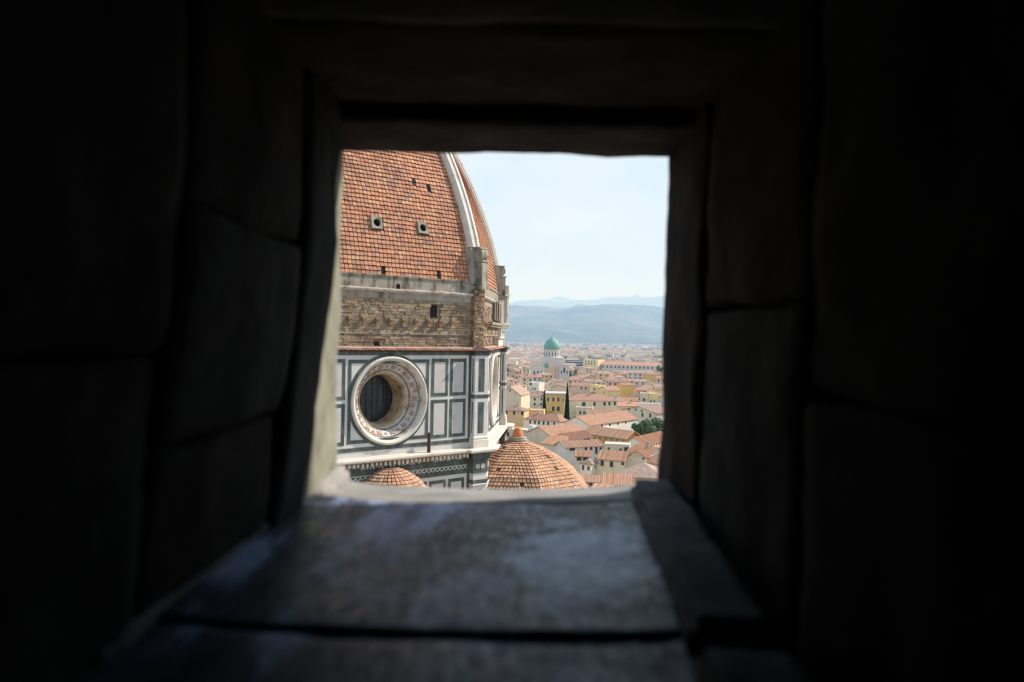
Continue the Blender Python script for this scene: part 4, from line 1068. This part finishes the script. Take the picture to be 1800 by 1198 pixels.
def barrel(x0, x1, y0, y1, h, name, mt, rm):
    n = 12; cxm, r = (x0 + x1) / 2, (x1 - x0) / 2
    pts = [(cxm + cos(pi * i / n) * r, h + sin(pi * i / n) * r * .8) for i in range(n + 1)]
    q = MB(0); q.box(x0, x1, y0, y1, 0, h); q.hexa([(a, y0, b) for a, b in pts], [(a, y1, b) for a, b in pts]); b_ = q.build(name, mt, sy)
    q = MB(0)
    for (a, b), (c, d) in zip(pts, pts[1:]): q.hexa([(a, y0 - .4, b), (c, y0 - .4, d), (c, y1, d), (a, y1, b)], [(a + (a - cxm) * .06, y0 - .4, b + .5), (c + (c - cxm) * .06, y0 - .4, d + .5), (c + (c - cxm) * .06, y1, d + .5), (a + (a - cxm) * .06, y1, b + .5)])
    q.build('vault_roof', rm, b_)
    return b_
barrel(-20.5, -7, -16, -5, 21, 'transept', WM['pale grey'], WM['cream'])
barrel(6.5, 16, -15, -4, 22, 'transept', M_syn, WM['pinkish'])
barrel(-4.5, 2.0, -13, -8, 22.5, 'porch', WM['apricot'], WM['white'])
for x in (-17, -13.6, -10.2): add_window(sy, x, 18, 1.4, 3.4, y=-16, kind='arch')
add_window(sy, 11.2, 21, 1.6, 5, y=-15, kind='arch'); add_window(sy, 8.6, 19, 1.0, 3, y=-15, kind='arch'); add_window(sy, 13.8, 19, 1.0, 3, y=-15, kind='arch')
q = MB(0); disc0(q, [(1.7, 22.5), (1.9, 24.5), (1.5, 25.8), (.6, 27), (.05, 28)], 14, -5.6, -12.5); q.build('corner_dome', M_verd, sy, smooth=True)
q = MB(0); disc0(q, [(1.9, 0), (1.9, 22.6)], 10, -5.6, -12.5); q.build('corner_turret', M_syn, sy)
FOOT.append((cx.x, cx.y, 26))

# ------------------------------------------------------------------ the mass of town houses
def free(x, y, r):
    return all((x - a) ** 2 + (y - b) ** 2 > (r + c) ** 2 for a, b, c in FOOT)
for px_, py_, d_, r_ in ((1135, 745, 376, 9), (1152, 745, 379, 11), (1170, 745, 380, 11), (957.2, 686, 470, 3), (997.6, 672, 436, 3), (947, 707, 455, 4), (973, 722, 479, 6), (1157, 716, 425, 4)):
    q = at_y(px_, py_, d_); FOOT.append((q.x, q.y, r_))
FOOT.append((CEN.x, CEN.y, 44)); FOOT.append((TC.x, TC.y, 14))
rng = random.Random(11)
def pxx(x, y, z): return 900 + FPX * (Vector((x, y, z)).dot(cR)) / Vector((x, y, z)).dot(cF)
wk = ['cream', 'beige', 'beige', 'white', 'grey beige', 'ochre', 'pale yellow', 'apricot', 'pinkish', 'pale grey', 'cream']
rk = ['terracotta', 'brown', 'pinkish brown', 'red brown', 'pinkish brown', 'orange', 'brown', 'terracotta']
fname = {'par': 'gabled', 'perp': 'gable fronted', 'hip': 'hipped', 'shed': 'lean-to'}
spots = []; far = []; OBB = []
def obb(x, y, W, D, rz):
    c_, s_ = cos(rz), sin(rz); return [(x + a * c_ - b * s_, y + a * s_ + b * c_) for a, b in ((-.2, -.2), (W + .2, -.2), (W + .2, D + .2), (-.2, D + .2))]
def hits(a, b):
    for q in (a, b):
        for i in range(4):
            nx, ny = q[i][1] - q[(i + 1) % 4][1], q[(i + 1) % 4][0] - q[i][0]
            pa = [p[0] * nx + p[1] * ny for p in a]; pb = [p[0] * nx + p[1] * ny for p in b]
            if max(pa) <= min(pb) or max(pb) <= min(pa): return False
    return True
y = 205.0
while y < 4700:
    step = 13.5 + y * .0035
    x0, x1 = -.055 * y - 20, .235 * y + 20
    x = x0 + rng.random() * 10
    while x < x1:
        W = rng.uniform(7, 15); D = rng.uniform(8, 12)
        yy = y + rng.uniform(-4, 4); p_ = pxx(x + W / 2, yy, -38)
        if y > 1500 and rng.random() < .30 + .25 * (y > 2800): pass
        elif free(x + W / 2, yy + D / 2, max(W, D) * .52):
            vis = 872 < p_ < 1180 and len(spots) < 255 and y < 1100
            rz = rng.gauss(0, .2) + (.4 if rng.random() < .25 else 0); bx = obb(x, yy, W, D, rz)
            if not any(abs(q[0][1] - yy) < 40 and abs(q[0][0] - x) < 40 and hits(bx, q) for q in OBB) and not any(abs(q[0][1] - yy) < 90 and hits(bx, q) for q in NOBB):
                (spots if vis else far).append((x, yy, W, D, rz)); OBB.append(bx)
                if len(OBB) > 400: OBB.pop(0)
        x += W + rng.uniform(1, 5) + (0 if y < 1200 else y * .004)
    y += step
def cap_height(x, y, W, hh):
    """keep a filler house from standing in front of what the photo shows behind it"""
    a, b = pxx(x, y, -40), pxx(x + W, y, -40)
    for p0, p1, yb, d in PROT:
        if d > y and a < p1 and b > p0: hh = min(hh, H + at_y((a + b) / 2, yb, y).z)
    return hh
PROT += [(952, 1000, 728, 500), (924, 962, 724, 450), (1112, 1178, 757, 364), (928, 1003, 651, 745)]
for (x, y, W, D, rz) in spots:
    wl_, rf = rng.choice(wk), rng.choice(rk); rt = rng.choice(['par', 'par', 'hip', 'perp', 'hip', 'par'])
    h = rng.uniform(7, 9.5) if y < 470 else rng.choice((rng.uniform(9, 13), rng.uniform(11, 16), rng.uniform(14, 20)))
    rise = min(W, D) * rng.uniform(.15, .22)
    hh = cap_height(x, y, W, h + rise)
    if hh - rise < 4: continue
    h = hh - rise
    win = rng.random() < .72
    ch = rng.random() < .45
    size = ('tall ' if h > 14 else 'low ' if h < 10 else '') + ('narrow ' if W < 9 else 'broad ' if W > 13 else '')
    lab = f"{size}{wl_} plastered town house with {rf} {fname[rt]} roof" + (' and chimney' if ch else '') + (f", {['one', 'two', 'three', 'four', 'five', 'six'][max(2, int(W / 3.6)) - 1]} windows wide" if win else ', windowless')
    if len(lab.split()) > 16: lab = lab.replace(' and chimney', '')
    root = empty('town_house', (x, y, 0), rz, lab, 'house', 'houses of the old town')
    wm, rm, sl = house_geo(W, D, h, rt, rise)
    wm.build('walls', WM[wl_], root); rm.build('roof', RM[rf], root)
    if win:
        nw = max(2, int(W / 3.6)); rows = 1 if y < 470 else 2
        for r_ in range(rows):
            for i in range(nw):
                add_window(root, W * (i + .5) / nw, h - 1.8 - r_ * 3.3, 1.1, 1.6)
    if ch:
        cb = MB(0); cxm, cym = W * rng.uniform(.2, .8), D * .35
        cb.box(cxm - .4, cxm + .4, cym - .35, cym + .35, h, h + rise + 1.2); cb.box(cxm - .5, cxm + .5, cym - .45, cym + .45, h + rise + 1.2, h + rise + 1.4); cb.build('chimney', M_chim, root)
M_fw = mat('far_walls', (.6, .5, .4), .92, .1, island=[WALLS[k] for k in ('cream', 'beige', 'white', 'grey beige', 'pale yellow', 'white', 'pale grey', 'cream', 'white', 'beige')])
M_fr = mat('far_roofs', (.4, .22, .16), .92, .1, island=[ROOFS[k] for k in ('terracotta', 'brown', 'pinkish brown', 'red brown', 'orange', 'pinkish brown', 'terracotta')] + [(.42, .36, .32)])
fb = MB(0)
for (x, y, W, D, rz) in far:
    h = rng.choice((rng.uniform(8, 12), rng.uniform(9, 16), rng.uniform(13, 21)))
    if y < 470: h = rng.uniform(7, 9)
    if y > 1800: W *= 1.3
    rt = rng.choice(['par', 'par', 'hip', 'perp', 'flat' if y > 1200 else 'par']); rise = min(W, D) * rng.uniform(.14, .22)
    c_, s_ = cos(rz), sin(rz)
    hh = cap_height(x, y, W, h + rise)
    if hh - rise < 4: continue
    h = hh - rise
    wm, rm, sl = house_geo(W, D, h, rt, rise if rt != 'flat' else .5)
    for src, mi in ((wm, 0), (rm, 1)):
        i0 = len(fb.v)
        fb.v += [(x + a * c_ - b * s_, y + a * s_ + b * c_, z) for a, b, z in src.v]
        for f in src.f: fb.f.append([i0 + t for t in f]); fb.mi.append(mi)
tag(fb.build('distant_town', [M_fw, M_fr]), 'endless hazy spread of small roofed houses reaching the hills', 'town', kind='stuff')

# ------------------------------------------------------------------ trees
M_leaf = mat('leaf_green', (.09, .13, .075), .9, .1, island=[(.08, .125, .07), (.11, .16, .09), (.06, .095, .055), (.15, .19, .115)])
M_leafd = mat('cypress_green', (.02, .045, .03), .9, .1, island=[(.018, .04, .028), (.026, .052, .034), (.014, .032, .022)])
M_lime = mat('lime_shrub', (.25, .28, .05), .9, .1, island=[(.22, .26, .05), (.30, .32, .06), (.14, .2, .05)])
M_bark = mat('bark', (.10, .075, .055), .95, .1)
def leafmesh(name, blobs, n, size, mt, rg):
    mb = MB(0)
    for _ in range(n):
        c, r = rg.choice(blobs); d = Vector((rg.gauss(0, 1), rg.gauss(0, 1), rg.gauss(0, 1))).normalized()
        p_ = Vector(c) + Vector((d.x * r[0], d.y * r[1], d.z * r[2])) * rg.uniform(.72, 1.03)
        t = d.cross(Vector((rg.random(), rg.random(), rg.random()))).normalized(); b = (d + t * rg.uniform(-.6, .6)).cross(t).normalized()
        s = size * rg.uniform(.6, 1.3)
        mb.face([p_ - t * s, p_ + b * s * .7, p_ + t * s, p_ - b * s * .7])
    for c, r in blobs:       # dense inner mass
        n_ = 10
        ids = []
        for i in range(7):
            th = pi * i / 6
            ids.append([mb.p((c[0] + r[0] * .8 * sin(th) * cos(2 * pi * j / n_), c[1] + r[1] * .8 * sin(th) * sin(2 * pi * j / n_), c[2] + r[2] * .8 * cos(th))) for j in range(n_)])
        for a, b2 in zip(ids, ids[1:]):
            for j in range(n_): mb.quadidx([a[j], b2[j], b2[(j + 1) % n_], a[(j + 1) % n_]])
    o = mb.build(name, mt); me = o.data; bpy.data.objects.remove(o); return me
tr = random.Random(5)
def tree_set(k):
    bl = [((tr.uniform(-.28, .28), tr.uniform(-.28, .28), tr.uniform(.5, .82)), (tr.uniform(.2, .3), tr.uniform(.2, .3), tr.uniform(.13, .2))) for _ in range(8)]
    return leafmesh('crown', bl, 900, .035, M_leaf, tr)
CROWN = [tree_set(k) for k in range(3)]
tb = MB(0); n = 8
tb.hexa([(cos(2 * pi * i / n) * .035, sin(2 * pi * i / n) * .035, 0) for i in range(n)], [(cos(2 * pi * i / n) * .02, sin(2 * pi * i / n) * .02, .62) for i in range(n)])
_o = tb.build('trunk', M_bark); TRUNK = _o.data; bpy.data.objects.remove(_o)
def tree(px, ptop, D, wpx, label, name='tree', group='trees among the houses', crown=None, k=0):
    q = at_y(px, ptop, D); h = max(3, q.z + H); wd = wpx / FPX * D
    root = empty(name, (q.x, q.y, 0), tr.random() * 6, label, 'tree', group)
    for nm, me in (('crown', crown or CROWN[k % 3]), ('trunk', TRUNK)):
        o = bpy.data.objects.new(nm, me); COL.objects.link(o); o.parent = root
        o.scale = (wd, wd, h) if nm == 'crown' else (h * .9, h * .9, h)
    return root
for i, (px, pt, D, wp) in enumerate(((1122, 739, 372, 26), (1138, 734, 380, 34), (1153, 731, 386, 36), (1168, 736, 380, 34), (1183, 733, 392, 34), (1147, 744, 366, 36), (1163, 746, 364, 30))):
    tree(px, pt, D, wp, ['bushy green garden tree nearest the half round openings of the white hall', 'bushy green garden tree in front of the wide beige gable', 'bushy green garden tree beside the yellow green shrub', 'bushy green garden tree behind the bright orange roofed wing', 'bushy green garden tree half behind the dark jamb', 'low bushy tree between the white hall and the cloister roof', 'low bushy tree touching the bright orange roof ridge'][i], k=i, group='trees of the hall garden')
CYP = leafmesh('crown', [((0, 0, .18 + .72 * t), (.5 * (1.05 - t) ** .75 * (.75 if t < .05 else 1), .5 * (1.05 - t) ** .75, .16)) for t in (0, .12, .25, .38, .5, .62, .74, .85, .95)], 1500, .05, M_leafd, tr)
tree(957.2, 686, 470, 11, 'shorter dark cypress at one side of the ochre villa', 'cypress_tree', 'cypresses of the ochre villa', CYP)
tree(997.6, 671.5, 436, 12.5, 'taller dark cypress at the corner of the long hipped house', 'cypress_tree', 'cypresses of the ochre villa', CYP)
for i, (px, pt, D, wp) in enumerate(((1002.5, 648, 800, 10), (1012, 646, 830, 9), (887, 634, 820, 9), (891, 642, 780, 9), (1158, 640, 1000, 12), (1165, 643, 980, 10), (1127, 630, 1380, 14), (1147, 633, 1250, 5), (1062, 628, 1450, 9), (1047, 627, 1500, 9), (903, 622, 1800, 12), (912, 621, 1820, 13), (921, 622, 1800, 10), (1135, 631, 1370, 10))):
    tree(px, pt, D, wp, ['dark tree below the synagogue drum beside the rounded transept', 'dark tree under the dark banded office block', 'dark tree just past the cathedral corner, level with the synagogue', 'lower dark tree just past the cathedral corner', 'dark tree at the end of the very long building', 'second dark tree beyond the end of the very long building', 'broad tree behind the very long building', 'slim tree rising over the very long roof', 'tree behind the bright yellow block, on its far side', 'tree standing right behind the bright yellow block', 'distant tree clump between cathedral corner and green dome', 'distant tree clump between cathedral corner and green dome', 'distant tree clump between cathedral corner and green dome', 'smaller tree beside the broad tree behind the very long building'][i], k=i, group='trees among the far roofs' if i > 6 else 'trees among the roofs')
LIME = leafmesh('crown', [((tr.uniform(-.3, .3), tr.uniform(-.3, .3), .93), (.25, .25, .06)) for _ in range(6)], 700, .03, M_lime, tr)
tree(969, 722, 480, 11, 'lime green shrub at the foot of the ochre villa, next to the shorter cypress', 'shrub', 'lime shrubs', LIME); tree(979, 725, 478, 11, 'lime green shrub under the middle windows of the ochre villa', 'shrub', 'lime shrubs', LIME)
tree(1157, 716, 425, 12, 'yellow green shrub beside the wide beige gable', 'shrub', 'lime shrubs', LIME)
# palm
pc = MB(0)
for i in range(22):
    a = 2 * pi * i / 22 + tr.uniform(-.1, .1); up = tr.uniform(.1, .9); L = .5; w0 = .03
    prev = Vector((0, 0, .9)); t = Vector((-sin(a), cos(a), 0))
    for s in range(1, 5):
        f = s / 4; nx = Vector((cos(a) * L * f, sin(a) * L * f, .9 + .10 * up * f - .09 * f * f * (1.4 - up)))
        wa, wb = w0 * (1.1 - (s - 1) / 4), w0 * (1.1 - f); pc.face([prev - t * wa, prev + t * wa, nx + t * wb, nx - t * wb]); prev = nx
_o = pc.build('crown', mat('palm_green', (.12, .17, .09), .8)); PALM = _o.data; bpy.data.objects.remove(_o)
tree(947, 707, 455, 20, 'palm with drooping fronds beside the shorter cypress', 'palm_tree', 'palm', PALM)
# far tree belts: nobody could count them
fb = MB(0)
for _ in range(2600):
    y = rng.uniform(1150, 4800); x = rng.uniform(-.06 * y, .24 * y)
    if noise.noise(Vector((x * .003, y * .0016, 3))) < .02 + (.12 if y < 1900 else -.12): continue
    r = rng.uniform(6, 15); hz = rng.uniform(11, 20); n_ = 6
    ids = []
    for i in range(5):
        th = pi * i / 4
        ids.append([fb.p((x + r * sin(th) * cos(2 * pi * j / n_ + x) * rng.uniform(.8, 1.2), y + r * sin(th) * sin(2 * pi * j / n_ + x), hz * .5 + hz * .5 * cos(th))) for j in range(n_)])
    for a, b2 in zip(ids, ids[1:]):
        for j in range(n_): fb.quadidx([a[j], b2[j], b2[(j + 1) % n_], a[(j + 1) % n_]])
tag(fb.build('distant_trees', M_leaf), 'belts of dark trees between the last houses and the hills', 'trees', kind='stuff')

# ------------------------------------------------------------------ hills
M_hill = mat('hill_woods', (.08, .11, .06), .95, .05, var=[(.35, (.05, .075, .045)), (.5, (.09, .12, .06)), (.62, (.16, .16, .09)), (.75, (.24, .21, .14))], scale=.0035)
def hills(name, Y, pts, y_front, base, amp, seed, xs=(-.55, .75), n=150):
    pts = sorted(pts)
    def ridge_px(px):
        if px <= pts[0][0]: return pts[0][1] + 6 * noise.noise(Vector((px * .012, seed, 0)))
        if px >= pts[-1][0]: return pts[-1][1] + 6 * noise.noise(Vector((px * .012, seed, 0)))
        for (a, b), (c, d) in zip(pts, pts[1:]):
            if a <= px <= c: return b + (d - b) * (px - a) / (c - a)
    mb = MB(0); rows = 26; ids = []
    for j in range(rows + 1):
        t = j / rows; row = []
        for i in range(n + 1):
            k = xs[0] + (xs[1] - xs[0]) * i / n
            yy = y_front + (Y * 1.25 - y_front) * t; x = k * Y * (1 + .0 * t)
            tr_ = (Y - y_front) / (Y * 1.25 - y_front)
            px = 900 + k * FPX; hz = at_y(px, ridge_px(px), Y).z + H
            if t <= tr_: s = t / tr_; s = .35 * s + .65 * s * s * (3 - 2 * s)
            else: s = 1 - ((t - tr_) / (1 - tr_)) ** 2 * .9
            nz_ = noise.fractal(Vector((x * .0011, yy * .0011, seed)), 1, 2, 5) * amp * min(1, t * 3) * (.25 if abs(t - tr_) < .04 else 1)
            if t < tr_: nz_ = min(nz_, hz * (1 - s) * .6)
            row.append(mb.p((x, yy, max(-2 if t == 0 else 0, hz * s + nz_ * (s < 1)))))
        ids.append(row)
    for a, b in zip(ids, ids[1:]):
        for i in range(n): mb.quadidx([a[i], a[i + 1], b[i + 1], b[i]])
    return tag(mb.build(name, M_hill, smooth=True), kind='structure')
hills('hills_near', 8200, [(700, 545), (860, 541), (895, 537.5), (930, 535.5), (950, 536), (975, 538.5), (1000, 538), (1018, 535.5), (1045, 535.5), (1075, 537), (1110, 537.5), (1125, 540), (1142, 543.5), (1165, 543), (1200, 539), (1320, 546)], 4300, 0, 120, 2)
hills('hills_far', 17000, [(700, 536), (860, 534), (895, 532), (930, 528.5), (965, 527.5), (995, 529.5), (1025, 529), (1060, 525), (1090, 523.5), (1120, 523), (1165, 519), (1210, 516), (1350, 528)], 9500, 0, 200, 9)
hills('hills_low', 5200, [(700, 592), (890, 588), (925, 584), (940, 579), (955, 576.5), (975, 577), (995, 583), (1020, 589), (1060, 591), (1100, 592), (1165, 594), (1300, 590)], 4700, 0, 20, 5)

# ------------------------------------------------------------------ summer haze over the town
HAZE_DENS = 1.45e-4
hm = bpy.data.materials.new('summer_haze'); hm.use_nodes = True; nt = hm.node_tree; nt.nodes.clear()
ho = nt.nodes.new('ShaderNodeOutputMaterial'); hv = nt.nodes.new('ShaderNodeVolumeScatter')
hv.inputs['Color'].default_value = (.50, .78, 1.36, 1); hv.inputs['Density'].default_value = HAZE_DENS; hv.inputs['Anisotropy'].default_value = .0
nt.links.new(hv.outputs[0], ho.inputs['Volume'])
mb = MB(0); mb.box(-14000, 18000, 420, 24000, -5, 900)
tag(mb.build('haze', hm), 'thin blue summer haze lying over the town and hills', 'haze', kind='stuff')
